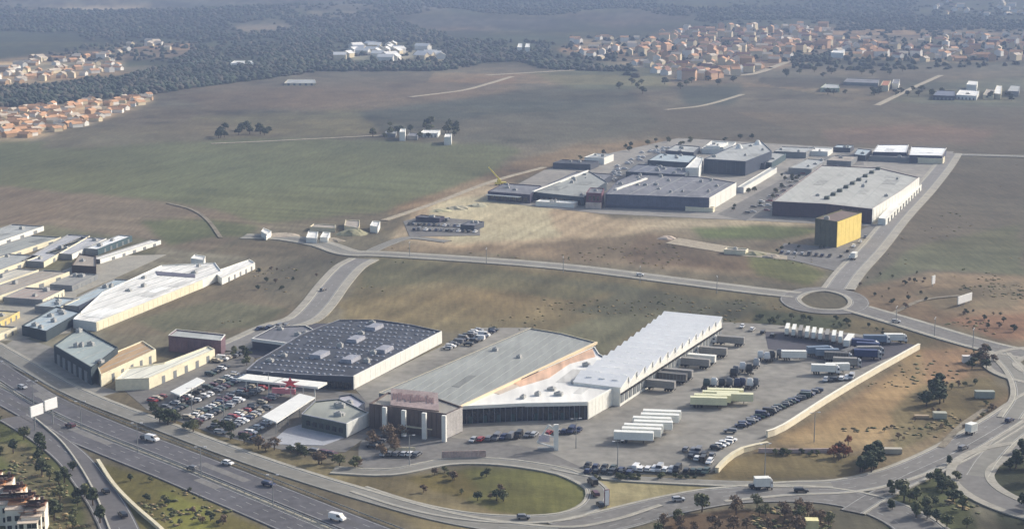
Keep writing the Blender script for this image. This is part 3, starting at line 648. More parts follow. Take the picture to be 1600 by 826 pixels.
# stepped bays: each bay of the goods hall is a roof bay with its own ridge
L0, L1 = g(890, 600, 8.2), g(1044, 488, 8.2); R0, R1 = g(969, 601, 8.2), g(1128, 500, 8.2)
nb = 14; c0 = (L0 + L1 + R0 + R1) / 4
t = thing('goods_hall', (c0.x, c0.y, 0), 'long white goods hall with stepped roof bays and loading docks along the lorry yard', 'warehouse'); gb = Bld(); gb.t = t
dirB = (R1 - R0); dirB.z = 0
for k in range(nb):
    f0, f1 = k / nb, (k + 1) / nb
    r0, r1 = R0.lerp(R1, f0), R0.lerp(R1, f1); l0 = L0.lerp(L1, f0); wid = (l0 - r0).length; u = (r1 - r0).normalized(); nA = Vector((-u.y, u.x, 0))
    l0, l1 = r0 + nA * wid, r1 + nA * wid
    hL, hH = 7.2, 9.9
    e = MB(); q = lambda p, z: (p.x, p.y, z)
    r1s, l1s = r0.lerp(r1, .985), l0.lerp(l1, .985)
    rm, lm = r0.lerp(r1, .93), l0.lerp(l1, .93)
    e.quad(q(r0, 0), q(r1s, 0), q(r1s, hL), q(r0, hL)); e.quad(q(l1s, 0), q(l0, 0), q(l0, hL), q(l1s, hL)); e.quad(q(l0, 0), q(r0, 0), q(r0, hL), q(l0, hL)); e.quad(q(r1s, 0), q(l1s, 0), q(l1s, hL), q(r1s, hL))
    for a_, m_, c_ in ((r0, rm, r1s), (l1s, lm, l0)):
        i = len(e.v); e.v += [q(a_, hL), q(c_, hL), q(m_, hH)]; e.f.append((i, i + 1, i + 2))
    e.build('bay_wall', white, t)
    e = MB(); nn = nA * .4
    A_, B_, C_, D_ = r0 - nn, rm - nn, lm + nn, l0 + nn; e.quad(q(A_, hL + .03), q(B_, hH + .03), q(C_, hH + .03), q(D_, hL + .03))
    E_, F_ = r1s - nn, l1s + nn; e.quad(q(B_, hH + .03), q(E_, hL + .03), q(F_, hL + .03), q(C_, hH + .03))
    e.quad(q(A_, hL - .3), q(B_, hH - .3), q(B_, hH + .03), q(A_, hL + .03))
    rf = e.build('roof_bay', mat('bright_roof_bay', (240, 239, 234), .6, .05, .1), t)
    for j in range(3):
        p = r0.lerp(r1, .55) + nA * wid * (.2 + .28 * j); MB().box(p.x, p.y, hL + 1.25, 2.2, 1.6, .35, A_ANG).build('skylight', mat('skylight_panel', (206, 208, 206), .4), rf, org=t['_o'])
    for j in range(2):
        p = r0.lerp(r1, .25 + .5 * j) - nA * .08; MB().box(p.x, p.y, 1.2, 3.0, .25, 3.2, math.atan2(u.y, u.x)).build('dock_door', door_m, t)
        p = p - nA * .25; MB().box(p.x, p.y, 4.55, 3.6, .9, .35, math.atan2(u.y, u.x)).build('dock_hood', RUB(), t)

# small buildings near the car park
b = building('service_building', [(471, 646), (541, 661), (576, 644), (530, 622), (492, 626)], 5.2, mat('green_grey_wall', (82, 88, 84), .7), roofmat('pale_green_roof', (146, 148, 138)), 'small flat roofed building with a bright white end wall beside the brown store', 'building', rim=mat('pale_cap', (150, 152, 158)), units=4)
band(b, 1, 'end_wall', white, .3, 5.25, .12); panels(b, 1, 4, 'cladding_panel', white, .6, 5.0, .03, .97, .94, .2); panels(b, 0, 6, 'window', glass, 1.5, 3.2, .08, .95, .6, .06)
b = building('kiosk', [(530, 630), (556, 640), (570, 628), (549, 615), (530, 618)], 4.4, darkc, roofmat('lilac_grey_roof', (172, 170, 176)), 'small hut with a pale grey roof tucked behind the white walled building', 'hut', units=1)
def canopy(px, h, label, m=None):
    W = [g(x, y, h) for x, y in px]; P = ccw([(p.x, p.y) for p in W]); cx, cy = sum(p[0] for p in P) / 4, sum(p[1] for p in P) / 4
    t = thing('canopy', (cx, cy, 0), label, 'canopy'); MB().prism(P, h - .5, h, True).build('roof', m or WHITEM(), t)
    I = inset(P, 1.2)
    for k in range(4):
        a, c = Vector(I[k]), Vector(I[(k + 1) % 4]); n = 3 if (c - a).length > 14 else 1
        for j in range(n): p = a.lerp(c, j / n); MB().cyl((p.x, p.y, 0), (p.x, p.y, h - .5), .16).build('post', STEEL(), t)
canopy([(266, 611), (308, 589), (320, 594), (281, 617)], 4.0, 'narrow white canopy at the upper edge of the crowded car park')
canopy([(409, 650), (468, 614), (492, 620), (432, 659)], 4.8, 'long white canopy between the car park and the pale forecourt')

# left estate: sheds in rows
def shed(px, h, label, wall=None, roof=None, lit=None, le=None, rim=None, units=2, seams=0, doors=0, de=None, cat='shed', name='industrial_shed'):
    b = building(name, px, h, wall or midg, roof or r_light, label, cat, rim=rim, units=units, seams=seams)
    if le is not None:
        band(b, le, 'lit_cladding', lit or white, .2, h + .02, .14)
        if cat != 'warehouse': panels(b, le, 5, 'loading_door', door_m, .1, h * .66, .12, .97, .28, .22)
    if doors: panels(b, de, doors, 'roller_door', door_m, .1, h * .62, .06, .94, .5, .2)
    return b
def strip(x0, y0, x1, y1, w_, h_, label, roof=None, lit=None, **k):
    a_, c_ = .07 * w_, .06 * w_
    return shed([(x0, y0), (x1, y1), (x1 - w_, y1 - c_), (x0 - w_, y0 - a_)], h_, label, roof=roof, lit=lit or white, le=0, seams=5, **k)
strip(-60, 397, 68, 353, 50, 3.0, 'farthest pale shed of the left estate with a thin white side wall')
strip(-60, 421, 95, 370, 46, 3.0, 'long grey roofed shed with a cream side wall, second row of the left estate', r_grey, offw)
strip(-60, 443, 62, 399, 52, 3.2, 'long shed with a cream wall, third row of the left estate', r_light, offw)
strip(112, 397, 166, 372, 40, 3.2, 'pale grey shed beside the field, just left of the teal shed', roofmat('lavender_grey_roof', (172, 172, 174)))
strip(68, 409, 140, 368, 34, 3.2, 'pale grey shed next to the one left of the teal shed', roofmat('lavender_grey_roof', (172, 172, 174)), offw)
strip(152, 389, 206, 368, 20, 3.6, 'short shed with a dark teal side and white roof edge by the field', mat('bright_white_sheet', (232, 234, 232)), mat('teal_wall', (60, 82, 88), .6))
strip(156, 405, 251, 375, 15, 2.6, 'narrow shed with a long white wall reaching into the field', r_white, white, units=0)
strip(-60, 482, 108, 424, 40, 3.4, 'long beige roofed workshop in the middle of the left estate', r_beige, offw)
strip(-60, 462, 60, 421, 34, 3.0, 'pale ridge roofed workshop behind the long beige one', roofmat('warm_white_roof', (194, 188, 172)), offw)
shed([(112, 414), (150, 416), (150, 400), (125, 396)], 4.2, 'square beige workshop with a dark brown front', wall=mat('dark_brown_wall', (70, 58, 50)), roof=r_beige, units=1)  # all its walls dark brown under a beige roof
strip(112, 446, 152, 428, 34, 3.0, 'low grey lean-to below the square beige workshop', roofmat('dull_grey_roof', (138, 136, 130)), midg)  # plain grey roof sheet
strip(122, 478, 205, 437, 26, 3.6, 'long narrow blue grey shed parallel to the big white warehouse', r_teal, darkc)
strip(66, 468, 100, 452, 60, 3.2, 'pinkish roofed shed behind the blue grey works', roofmat('rosy_roof', (162, 148, 138)), offw)
strip(-20, 512, 30, 486, 40, 3.2, 'yellowish walled workshop at the edge of the left estate', roofmat('sandy_roof', (196, 180, 136)), mat('yellow_wall', (206, 184, 122)))
strip(-40, 536, 26, 510, 40, 3.2, 'pale yellow shed nearest the motorway with a cream roof', roofmat('cream_roof', (212, 200, 160)), offw)
shed([(34, 508), (72, 517), (126, 487), (88, 478)], 4.6, 'blue grey roofed works with dark walls in front of the big white warehouse', roof=r_teal, wall=mat('deep_teal_wall', (46, 58, 64)), units=6, seams=6)
strip(92, 480, 124, 466, 38, 3.4, 'short pale blue shed touching the blue grey works', r_teal, offw)
b = shed([(114, 498), (150, 503), (316, 437), (346, 423), (336, 410), (252, 414), (160, 456)], 4.2, 'very long warehouse with a white roof beside the bare brown field', roof=r_white, wall=white, lit=offw, le=1, units=5, seams=7, cat='warehouse', name='warehouse', rim=white)
panels(b, 1, 22, 'cladding_panel', offw, .4, 3.9, .01, .99, .96, .28)
P_ = ccw([tuple(g(x, y, b.zr)[:2]) for x, y in [(243, 424), (305, 429), (305, 434), (246, 430)]]); MB().prism(P_, b.zr, b.zr + .25).build('recess_shade_strip', mat('recess_shade', (96, 96, 108)), b.roof, org=b.t['_o'])  # shade of a roof recess, laid on as a dark strip
p = g(302, 404, 0); b2 = shed([(298, 403), (318, 406), (321, 400), (304, 397)], 5.0, 'small white cube building behind the far end of the long warehouse', roof=r_white, wall=white, units=0)
shed([(346, 434), (398, 410), (390, 405), (334, 424)], 3.6, 'low white annex pointing from the long warehouse towards the field', roof=r_white, wall=white, lit=white, le=0, units=0)
shed([(84, 539), (142, 573), (184, 542), (126, 511)], 7.4, 'tall square building with a blue grey roof and dark front by the motorway', wall=mat('deep_teal_wall', (46, 58, 64)), roof=roofmat('pale_teal_roof', (150, 160, 156)), units=5, seams=8, doors=6, de=0)
b = shed([(149, 562), (157, 584), (243, 545), (223, 532)], 5.2, 'shed with a tan orange roof attached to the tall square building', roof=r_tan, wall=offw, lit=offw, le=1, units=0, seams=5)
b = shed([(263, 523), (345, 531), (352, 522), (275, 514)], 7.0, 'block with a white roof strip over a plum coloured front wall', roof=r_light, wall=mat('plum_wall', (104, 82, 90), .7), units=0, rim=white)
panels(b, 0, 8, 'wall_panel', mat('plum_wall', (104, 82, 90)), .5, 5.6, .02, .98, .94, .15)
b = shed([(180, 592), (232, 590), (335, 545), (325, 540), (256, 566), (200, 574)], 4.6, 'low shed with a long cream wall running towards the plum fronted block', roof=roofmat('bright_roof', (214, 212, 196)), wall=offw, lit=offw, le=1, units=0, seams=6)

# upper estate
ps = panels
b = building('dealer_hall', [(762, 299), (828, 304), (846, 290), (788, 286)], 6.0, mat('indigo_wall', (62, 58, 76), .6), r_mid, 'low hall with an indigo front beside the pale gravel apron', 'hall', units=3)
ps(b, 0, 7, 'window', glass, .8, 3.6, .04, .96, .7, .08); band(b, 0, 'awning', white, 3.9, 4.3, 3.0, 0, .8)
b = building('striped_hall', [(834, 300), (912, 308), (948, 284), (920, 267)], 6.0, mat('slate_wall', (62, 74, 84), .6), r_grey, 'dark walled hall with one white roof edge, left of the maroon building', 'hall', units=5)
ps(b, 0, 8, 'window', glass, .8, 3.6, .04, .96, .7, .08); band(b, 3, 'white_edge', white, 4.8, 6.6, 1.2)
b = building('maroon_building', [(916, 301), (940, 302), (944, 294), (922, 293)], 10.0, mat('maroon_wall', (104, 66, 80), .7), r_mid, 'small maroon building with a pale pink base in front of the mall', 'building', units=1)
band(b, 0, 'base_wall', mat('pale_pink_wall', (200, 184, 172)), .0, 3.8, 1.5); ps(b, 0, 3, 'window', glass, 5, 8, .1, .9, .6, .08)
mall = building('shopping_mall', [(946, 303), (1108, 309), (1150, 285), (1092, 276), (990, 272), (966, 282)], 9.0, mat('mall_wall', (74, 80, 100), .6, .12), r_mid, 'large grey mall with a slate blue front and a white end wall', 'mall', units=16, seams=12)
b = building('mall_rear_hall', [(978, 268), (1070, 273), (1082, 262), (996, 256)], 7.0, mat('slate_wall', (62, 74, 84)), roofmat('slate_roof', (96, 100, 110), var=.2), 'dark roofed rear hall directly behind the grey mall', 'hall', units=8, seams=9)
b = building('mall_rear_hall', [(1012, 250), (1076, 254), (1088, 243), (1032, 239)], 5.0, mat('slate_wall', (62, 74, 84)), r_teal, 'blue grey roofed rear hall two rows behind the mall', 'hall', units=5)
b = building('mall_rear_hall', [(1040, 235), (1084, 238), (1094, 229), (1056, 226)], 4.5, darkc, r_light, 'small pale roofed hall at the back of the mall lots', 'hall', units=3)
ps(mall, 0, 22, 'wall_panel', mat('mall_panel', (84, 92, 112), .6), 2.0, 8.4, .01, .99, .9, .15); band(mall, 1, 'end_wall', white, .2, 9.02, .2); ps(mall, 1, 5, 'cladding_panel', white, .5, 8.7, .02, .98, .95, .3)
p0, p1 = g(962, 297, mall.zr), g(1010, 280, mall.zr); m_ = (p0 + p1) / 2; MB().box(m_.x, m_.y, mall.zr, (p1 - p0).length, 1.6, 1.0, math.atan2((p1 - p0).y, (p1 - p0).x)).build('roof_duct', white, mall.roof, org=mall.t['_o'])
b = building('cinema_block', [(1100, 248), (1165, 252), (1206, 236), (1190, 221), (1150, 226)], 11.0, mat('petrol_wall', (52, 64, 82), .5), r_light, 'tall block with a white roof and petrol blue front rising behind the mall', 'building', units=4)
ps(b, 0, 9, 'wall_panel', mat('petrol_panel', (44, 58, 74), .4), 2, 10, .02, .98, .9, .15)
for x, y in [(1155, 231), (1184, 225)]:
    p = g(x, y, 11); MB().cyl((p.x, p.y, 10.4), (p.x, p.y, 14.0), 3.2, 1.2, 12).build('roof_dome', white, b.roof, org=b.t['_o'])
b = building('white_wing', [(1071, 262), (1092, 262), (1099, 247), (1090, 244)], 9.5, white, r_white, 'small bright white wing at the left end of the petrol blue block', 'building', units=0)
b = building('furniture_hall', [(1207, 314), (1290, 318), (1363, 326), (1408, 298), (1436, 277), (1372, 262), (1284, 258)], 9.6, mat('plum_dark_wall', (66, 54, 66), .6), roofmat('pale_hall_roof', (168, 168, 160), var=.12), 'huge hall with a pale roof, plum dark front and white side by the estate road', 'hall', units=5, rim=mat('rose_cap', (184, 168, 158)), seams=9)
ps(b, 0, 12, 'facade_panel', mat('plum_panel', (74, 58, 70), .6), 1, 8.6, .02, .98, .9, .2); ps(b, 1, 10, 'facade_panel', mat('maroon_panel', (80, 56, 58), .6), 1, 8.6, .02, .98, .9, .2)
for e_ in (2, 3): band(b, e_, 'side_cladding', white, .2, 9.62, .2); ps(b, e_, 9, 'cladding_panel', white, .4, 9.2, .02, .98, .9, .35)
for k in range(9):
    f = k / 8; x, y = 1292 + (1372 - 1292) * f, 311 + (265 - 311) * f; p = g(x, y, b.zr); MB().box(p.x, p.y, b.zr, 3.4, 4.6, 1.9, A_ANG, .3, .3).build('ridge_vent', mat('vent_green', (84, 92, 84)), b.roof, org=b.t['_o'])
b = building('side_annex', [(1372, 340), (1384, 342), (1440, 288), (1428, 284)], 4.4, white, r_white, 'narrow white annex running along the estate road side of the huge hall', 'annex', units=0)
ps(b, 1, 12, 'loading_door', mat('dark_door', (70, 72, 66)), .2, 3.4, .03, .97, .35, .12)
b = building('low_hall', [(1168, 252), (1206, 254), (1228, 240), (1200, 237)], 5.0, mat('teal_wall', (60, 82, 88)), r_light, 'low hall with a dark teal front right of the petrol blue block', 'hall', units=2)
ps(b, 0, 5, 'window', glass, .8, 3.2, .04, .96, .7, .08)
building('long_shed', [(1152, 292), (1162, 293), (1214, 262), (1204, 261)], 4.0, white, r_light, 'thin pale shed running uphill beside the mall car park', 'shed', units=2)
building('long_shed', [(1232, 262), (1268, 264), (1292, 250), (1262, 248)], 4.5, midg, r_light, 'grey shed between the mall car park and the huge hall', 'shed', units=3)
building('long_shed', [(1290, 250), (1330, 252), (1340, 244), (1304, 243)], 4.0, midg, r_beige, 'beige roofed shed behind the huge pale hall', 'shed', units=2)
building('long_shed', [(856, 288), (930, 290), (958, 272), (900, 268)], 4.5, darkc, r_mid, 'dark shed behind the maroon building, left of the mall', 'shed', units=4)
building('long_shed', [(1096, 232), (1140, 233), (1150, 222), (1112, 220)], 4.5, white, r_light, 'pale shed behind the petrol blue block', 'shed', units=2)
def proj(p, z):
    cz, cy = z - H, p.y; dp = cy * _c - cz * _s; return (800 + FPX * p.x / dp, 413 - FPX * (cy * _s + cz * _c) / dp)
for x, y, wu, wv, hh, wm, rm_, lab in [(1240, 243, 26, 34, 5, midg, r_light, 'pale shed at the head of the mall car park lanes'), (1278, 241, 20, 26, 4, white, r_white, 'small white shed right at the head of the mall car park'),
      (900, 262, 30, 22, 4.5, darkc, r_dark, 'dark shed at the back edge of the estate, left of the mall lots'), (936, 254, 16, 26, 5.5, white, r_light, 'small white hall behind the dark back edge shed'), (1120, 236, 12, 30, 6, white, r_white, 'bright narrow block behind the petrol blue block'),
      (1404, 252, 44, 14, 4, midg, r_mid, 'long grey shelter between the depots and the huge pale hall'), (1452, 254, 22, 16, 4.5, offw, r_beige, 'cream hut at the bend of the estate road below the depots'), (1318, 236, 14, 20, 4, darkc, r_teal, 'little teal roofed shed left of the green shed'),
      (870, 322, 26, 9, 3.2, white, r_white, 'low white canopy building in front of the dark walled hall'), (738, 357, 9, 16, 3.4, darkc, r_mid, 'low dark building at the right end of the dealer yard'), (672, 346, 16, 8, 3.2, mat('indigo_wall', (62, 58, 76), .6), r_mid, 'low indigo showroom at the back of the dealer yard'),
      (1178, 262, 20, 18, 5, darkc, r_mid, 'dark shed squeezed between the thin pale shed and the low teal hall'), (1094, 330, 18, 6, 3, offw, r_beige, 'small beige kiosk on the track in front of the mall'), (1150, 396, 12, 7, 2.6, offw, r_beige, 'small beige site hut where the dirt track ends')]:
    c_ = g(x, y, 0); building('small_hall', [proj(c_ + AX * wu / 2 * a_ + BX * wv / 2 * e_, hh) for a_, e_ in ((-1, -1), (1, -1), (1, 1), (-1, 1))], hh, wm, rm_, lab, 'hall', units=2)
yel = mat('yellow_cladding', (238, 212, 120), .6, .08, .3)
b = building('yellow_tower', [(1274, 341), (1308, 346), (1346, 332), (1316, 327)], 15.0, mat('shaded_yellow_wall', (92, 92, 62), .7), roofmat('brown_roof', (110, 92, 80)), 'tall yellow building standing in front of the plum dark hall', 'building', units=1)  # front away from the sun: shade put into its olive colour
ps(b, 1, 6, 'yellow_panel', yel, .3, 14.7, .005, .995, .97, .2); ps(b, 0, 4, 'shaded_yellow_panel', mat('shaded_yellow_panel', (92, 92, 72), .7), .3, 14.6, .02, .98, .94, .15)
b = building('distant_depot', [(1364, 237), (1416, 238), (1420, 226), (1372, 226)], 6.5, mat('indigo_grey_wall', (70, 74, 92), .6), mat('bright_white_sheet', (232, 234, 232), .5, .05), 'white roofed depot at the far end of the estate, next to the greenish shed', 'depot', units=0, rim=white)
ps(b, 0, 6, 'loading_door', darkc, .3, 4.4, .03, .97, .7, .1)
b = building('distant_depot', [(1421, 242), (1472, 243), (1479, 231), (1424, 229)], 6.5, mat('indigo_grey_wall', (70, 74, 92)), mat('bright_white_sheet', (232, 234, 232)), 'white roofed depot at the far corner where the estate road bends', 'depot', units=0, rim=white)
ps(b, 0, 6, 'loading_door', darkc, .3, 4.4, .03, .97, .7, .1)
building('green_shed', [(1334, 241), (1352, 243), (1362, 234), (1340, 232)], 4.5, darkc, r_teal, 'small greenish shed left of the two white roofed depots', 'shed', units=1)
# yard sheds by the far junction
for px_, h_, lab in [([(478, 371), (495, 372), (497, 362), (482, 361)], 3.2, 'small white hut on the dusty lot by the far junction'), ([(500, 370), (512, 371), (516, 363), (505, 362)], 3.2, 'white hut with a tilted roof right of the first dusty lot hut'),
                     ([(408, 361), (416, 366), (424, 361), (412, 356)], 3.5, 'tiny white hut at the tip of the dusty lot'), ([(578, 352), (590, 354), (594, 346), (582, 345)], 4.0, 'bright white shed behind the dusty lot by the field edge'),
                     ([(484, 354), (524, 356), (524, 351), (490, 349)], 2.6, 'long low beige shed roof behind the dusty lot'), ([(538, 352), (560, 356), (562, 344), (540, 343)], 3.0, 'beige stack yard shelter beside the bright white shed')]:
    building('hut', px_, h_, cream if 'beige' in lab else white, r_beige if 'beige' in lab else r_white, lab, 'hut', units=0)
# middle distance farms
for px_, h_, lab, wm, rm_ in [([(624, 206), (633, 206), (634, 201), (626, 201)], 8, 'white farm tower house between trees on the plain', white, r_white), ([(655, 208), (684, 208), (688, 203), (662, 203)], 4, 'long white farm shed on the plain', white, r_white),
                     ([(694, 214), (705, 214), (706, 209), (696, 209)], 7, 'white cube farmhouse nearest the green field', white, r_white), ([(600, 208), (618, 209), (620, 205), (604, 204)], 3.5, 'low grey farm barn left of the white tower house', midg, r_light),
                     ([(636, 212), (652, 213), (654, 208), (640, 207)], 3.5, 'dark roofed barn between the white farm buildings', midg, r_mid),
                     ([(1282, 137), (1312, 138), (1310, 132), (1290, 131)], 5, 'pale green glasshouse on the plain below the village', mat('pale_green_wall', (176, 186, 160)), r_light),
                     ([(1376, 133), (1388, 134), (1392, 126), (1380, 126)], 7, 'cream farmhouse with a terracotta roof at the end of the straight track', cream, r_terra), ([(1394, 130), (1404, 131), (1406, 124), (1396, 124)], 7, 'white farmhouse with a grey roof next to the terracotta roofed one', white, r_mid),
                     ([(1318, 128), (1372, 130), (1374, 124), (1324, 122)], 4, 'long grey barn between the glasshouse and the farmhouses', midg, r_mid),
                     ([(1458, 149), (1492, 150), (1492, 142), (1464, 141)], 5, 'slate blue roofed works at the right edge of the plain', darkc, roofmat('slate_blue_roof', (90, 98, 116))), ([(1494, 148), (1526, 150), (1530, 142), (1500, 140)], 5, 'white roofed works beside the slate blue roofed one', white, r_white),
                     ([(1510, 132), (1526, 133), (1528, 127), (1514, 126)], 8, 'white block behind the white roofed works', white, r_white), ([(1536, 148), (1552, 149), (1556, 140), (1542, 139)], 5, 'cream shed right of the white roofed works', cream, r_beige),
                     ([(1552, 146), (1564, 147), (1566, 134), (1558, 133)], 6, 'narrow cream barn with a bright gable on the plain', cream, r_white), ([(1574, 142), (1592, 143), (1594, 134), (1580, 133)], 6, 'pale grey works at the right border of the plain', midg, r_light),
                     ([(1298, 82), (1318, 83), (1320, 77), (1304, 77)], 8, 'bright white hall in front of the right hand village', white, r_white), ([(360, 99), (396, 99), (394, 95), (366, 95)], 5, 'long white farm building alone in the far plain', white, r_white),
                     ([(444, 130), (494, 130), (492, 124), (450, 124)], 3, 'long pale polytunnel on the far plain', cream, r_light), ([(808, 74), (816, 74), (816, 68), (810, 68)], 10, 'lone white tower block at the foot of the hills', white, r_white), ([(820, 74), (828, 74), (828, 68), (822, 68)], 10, 'white block just right of the lone tower block', white, r_white)]:
    bb = building('farm_building', px_, h_, wm, rm_, lab, 'farm building', units=0)
    if px_[1][0] - px_[0][0] > 24: panels(bb, 0, 5, 'door', door_m, .1, 2.6, .05, .95, .4, .1)

# ---------------------------------------------------------------- vehicles
CARCOL = {'white': (222, 222, 220), 'silver': (168, 170, 172), 'grey': (104, 106, 110), 'black': (26, 27, 30), 'dark blue': (34, 44, 78), 'red': (140, 30, 30), 'dark green': (36, 58, 50), 'beige': (176, 166, 144), 'maroon': (84, 38, 50)}
def paint(c): return mat('car_paint_' + c.replace(' ', '_'), CARCOL[c], .28, .04, 1.0, obj=True, spec=.6)
_MESH = {}
def car_meshes(kind, c):
    k = (kind, c)
    if k in _MESH: return _MESH[k]
    if kind == 'van': L, W_, prof, cab = 5.2, 1.95, [(-2.6, .5), (-2.6, 2.1), (-2.4, 2.2), (1.2, 2.15), (1.9, 1.3), (2.55, 1.0), (2.6, .45)], (1.15, 1.95, 1.25, 2.0)
    elif kind == 'estate car': L, W_, prof, cab = 4.6, 1.8, [(-2.3, .4), (-2.3, 1.0), (-2.1, 1.42), (.5, 1.48), (1.15, .98), (2.15, .85), (2.3, .4)], (-2.1, 1.1, .98, 1.4)
    else: L, W_, prof, cab = 4.1, 1.72, [(-2.05, .4), (-2.05, .95), (-1.55, 1.42), (.35, 1.46), (1.05, .96), (1.95, .82), (2.05, .4)], (-1.7, 1.0, .96, 1.38)
    e = MB(); n = len(prof); zt = [0.0 if z < 1.05 else .16 for _, z in prof]
    e.v += [(x, -W_ / 2 + t_, z) for (x, z), t_ in zip(prof, zt)] + [(x, W_ / 2 - t_, z) for (x, z), t_ in zip(prof, zt)]
    e.f += [(i, i + n, (i + 1) % n + n, (i + 1) % n) for i in range(n)] + [tuple(range(n)), tuple(range(2 * n - 1, n - 1, -1))]
    x0, x1, z0, z1 = cab; gl = MB()
    ww = W_ / 2 - .06
    if kind == 'van':
        gl.quad((1.24, -ww + .1, 2.08), (1.24, ww - .1, 2.08), (1.9, ww, 1.36), (1.9, -ww, 1.36)); gl.v = [(x + .03, y, z + .03) for x, y, z in gl.v]
        for s_ in (-1, 1): gl.quad((.3, s_ * (ww + .07), 1.3), (1.6, s_ * (ww + .07), 1.3), (1.2, s_ * (ww - .05), 1.9), (.3, s_ * (ww - .05), 1.9))
    else:
        gl.quad((.4, -ww + .12, z1 + .03), (.4, ww - .12, z1 + .03), (x1 + .05, ww, z0 + .04), (x1 + .05, -ww, z0 + .04))
        gl.quad((x0 + .1, ww - .12, z1 - .02), (x0 + .1, -ww + .12, z1 - .02), (x0 - .34, -ww, z0 + .05), (x0 - .34, ww, z0 + .05))
        for s_ in (-1, 1): gl.quad((x0 - .1, s_ * (ww + .08), z0), (x1 - .1, s_ * (ww + .08), z0), (.35, s_ * (ww - .06), z1), (x0 + .1, s_ * (ww - .06), z1))
    wh = MB().cyl((0, -.11, .33), (0, .11, .33), .33, n=8)
    _MESH[k] = (e.mesh('car_body', paint(c)), gl.mesh('window', GLASS()), _MESH.get('w') or wh.mesh('wheel', RUB()), L, W_); _MESH['w'] = _MESH[k][2]
    return _MESH[k]
def car(p, rot, kind, c, label, group=None, detail=True, cat='car'):
    b, gl, wh, L, W_ = car_meshes(kind, c)
    o = bpy.data.objects.new('van' if kind == 'van' else 'car', b); COL.objects.link(o); o.location = (p[0], p[1], p[2] if len(p) > 2 else .0); o.rotation_euler.z = rot
    tag(o, label, 'van' if kind == 'van' else cat, group)
    q = bpy.data.objects.new('window', gl); COL.objects.link(q); q.parent = o
    if detail:
        for sx in (-1, 1):
            for sy in (-1, 1):
                q = bpy.data.objects.new('wheel', wh); COL.objects.link(q); q.parent = o; q.location = (sx * L * .31, sy * (W_ / 2 - .08), 0)
    return o
ZG = .30
PAL = ['silver', 'grey', 'white', 'black', 'dark blue', 'grey', 'silver', 'white', 'red', 'dark green', 'beige', 'black', 'maroon']
KIND = ['hatchback', 'estate car', 'hatchback', 'hatchback', 'estate car', 'van']
def row(p0, p1, n, rot, pal, where, group, detail=True, skip=0.0, kinds=KIND, seed=0, jit=.25, z=None, first=0):
    rnd = random.Random(seed + n); a, c = g(p0[0], p0[1], 0), g(p1[0], p1[1], 0); k2 = first
    for k in range(n):
        if rnd.random() < skip: continue
        p = a.lerp(c, k / max(1, n - 1)); col, kd = rnd.choice(pal), rnd.choice(kinds)
        car((p.x + rnd.uniform(-jit, jit), p.y + rnd.uniform(-jit, jit), z or ZG), rot + rnd.choice((0, math.pi)) + rnd.uniform(-.04, .04), kd, col, '%s %s, %s %s' % (col, kd, od(k2), where), group, detail); k2 += 1
    return k2
# the crowded car park left of the store
poly = [(236, 628), (262, 618), (300, 622), (330, 584), (352, 572), (384, 592), (440, 606), (474, 612), (404, 650), (426, 668), (398, 690), (300, 668)]
hole = [[(258, 620), (306, 586), (324, 594), (284, 622)], [(400, 662), (404, 648), (466, 610), (496, 622), (436, 664)]]
Q = [g(x, y, 0) for x, y in poly]; us = [p.dot(AX) for p in Q]; vs = [p.dot(BX) for p in Q]
QP = [(p.x, p.y) for p in Q]; HP = [[tuple(g(x, y, 0)[:2]) for x, y in h_] for h_ in hole]
rnd = random.Random(11); u = min(us) + 2.0; ri = 0; flip = 0
inside = lambda x, y, P_: bool(inpoly(np.array([x]), np.array([y]), P_)[0])
while u < max(us):
    v = min(vs) + 1.5; k = 0; any_ = False
    while v < max(vs):
        p = AX * u + BX * v
        if inside(p.x, p.y, QP) and not any(inside(p.x, p.y, h_) for h_ in HP):
            any_ = True
            if rnd.random() > .1:
                col, kd = rnd.choice(PAL), rnd.choice(KIND[:5])
                car((p.x + rnd.uniform(-.3, .3), p.y, ZG), A_ANG + rnd.choice((0, math.pi)) + rnd.uniform(-.04, .04), kd, col,
                    '%s %s, %s from the motorway, %s row of the crowded car park' % (col, kd, od(k), od(ri)), 'cars in the crowded car park'); k += 1
        v += 3.0
    if any_: ri += 1
    u += 5.3 if flip else 9.5
    flip = 1 - flip
# rows elsewhere
B_ANG = A_ANG + math.pi / 2
row((1140, 676), (1276, 612), 26, A_ANG + .1, ['black', 'dark blue', 'grey', 'dark green', 'black'], 'from the near end, dark row by the retaining wall', 'dark cars along the retaining wall', seed=3, skip=.08)
row((918, 730), (984, 738), 6, B_ANG, ['dark blue', 'black', 'dark green'], 'from the left in the row at the yard entrance hedge', 'cars along the entrance hedge', seed=4, skip=0)
row((918, 739), (984, 741), 6, B_ANG, ['dark blue', 'black'], 'from the left nearest the exit lane hedge', 'cars along the entrance hedge', seed=8, skip=0)
row((994, 735), (1058, 737), 8, B_ANG, ['white', 'white', 'silver', 'black'], 'of the vans beside the white pole at the yard entrance', 'vans by the yard entrance', kinds=['van', 'estate car'], seed=5)
row((1072, 705), (1112, 714), 5, B_ANG, ['black', 'white', 'grey'], 'in the far line at the stepped cream wall', 'cars by the stepped wall', seed=6)
row((1080, 716), (1108, 724), 4, B_ANG, ['white', 'black'], 'in the near line at the stepped cream wall', 'cars by the stepped wall', seed=7)
row((1118, 702), (1142, 690), 5, A_ANG, ['black', 'white'], 'going up along the stepped cream wall', 'cars by the stepped wall', seed=9)
row((1072, 738), (1104, 739), 4, B_ANG, ['black', 'dark green'], 'of the dark cars by the yard corner fence', 'cars by the yard corner', seed=10)
row((740, 690), (905, 675), 15, B_ANG, ['grey', 'black', 'silver', 'red', 'dark blue'], 'from the left below the dark glazed front', 'cars in front of the glazed hall', seed=12, skip=.2)
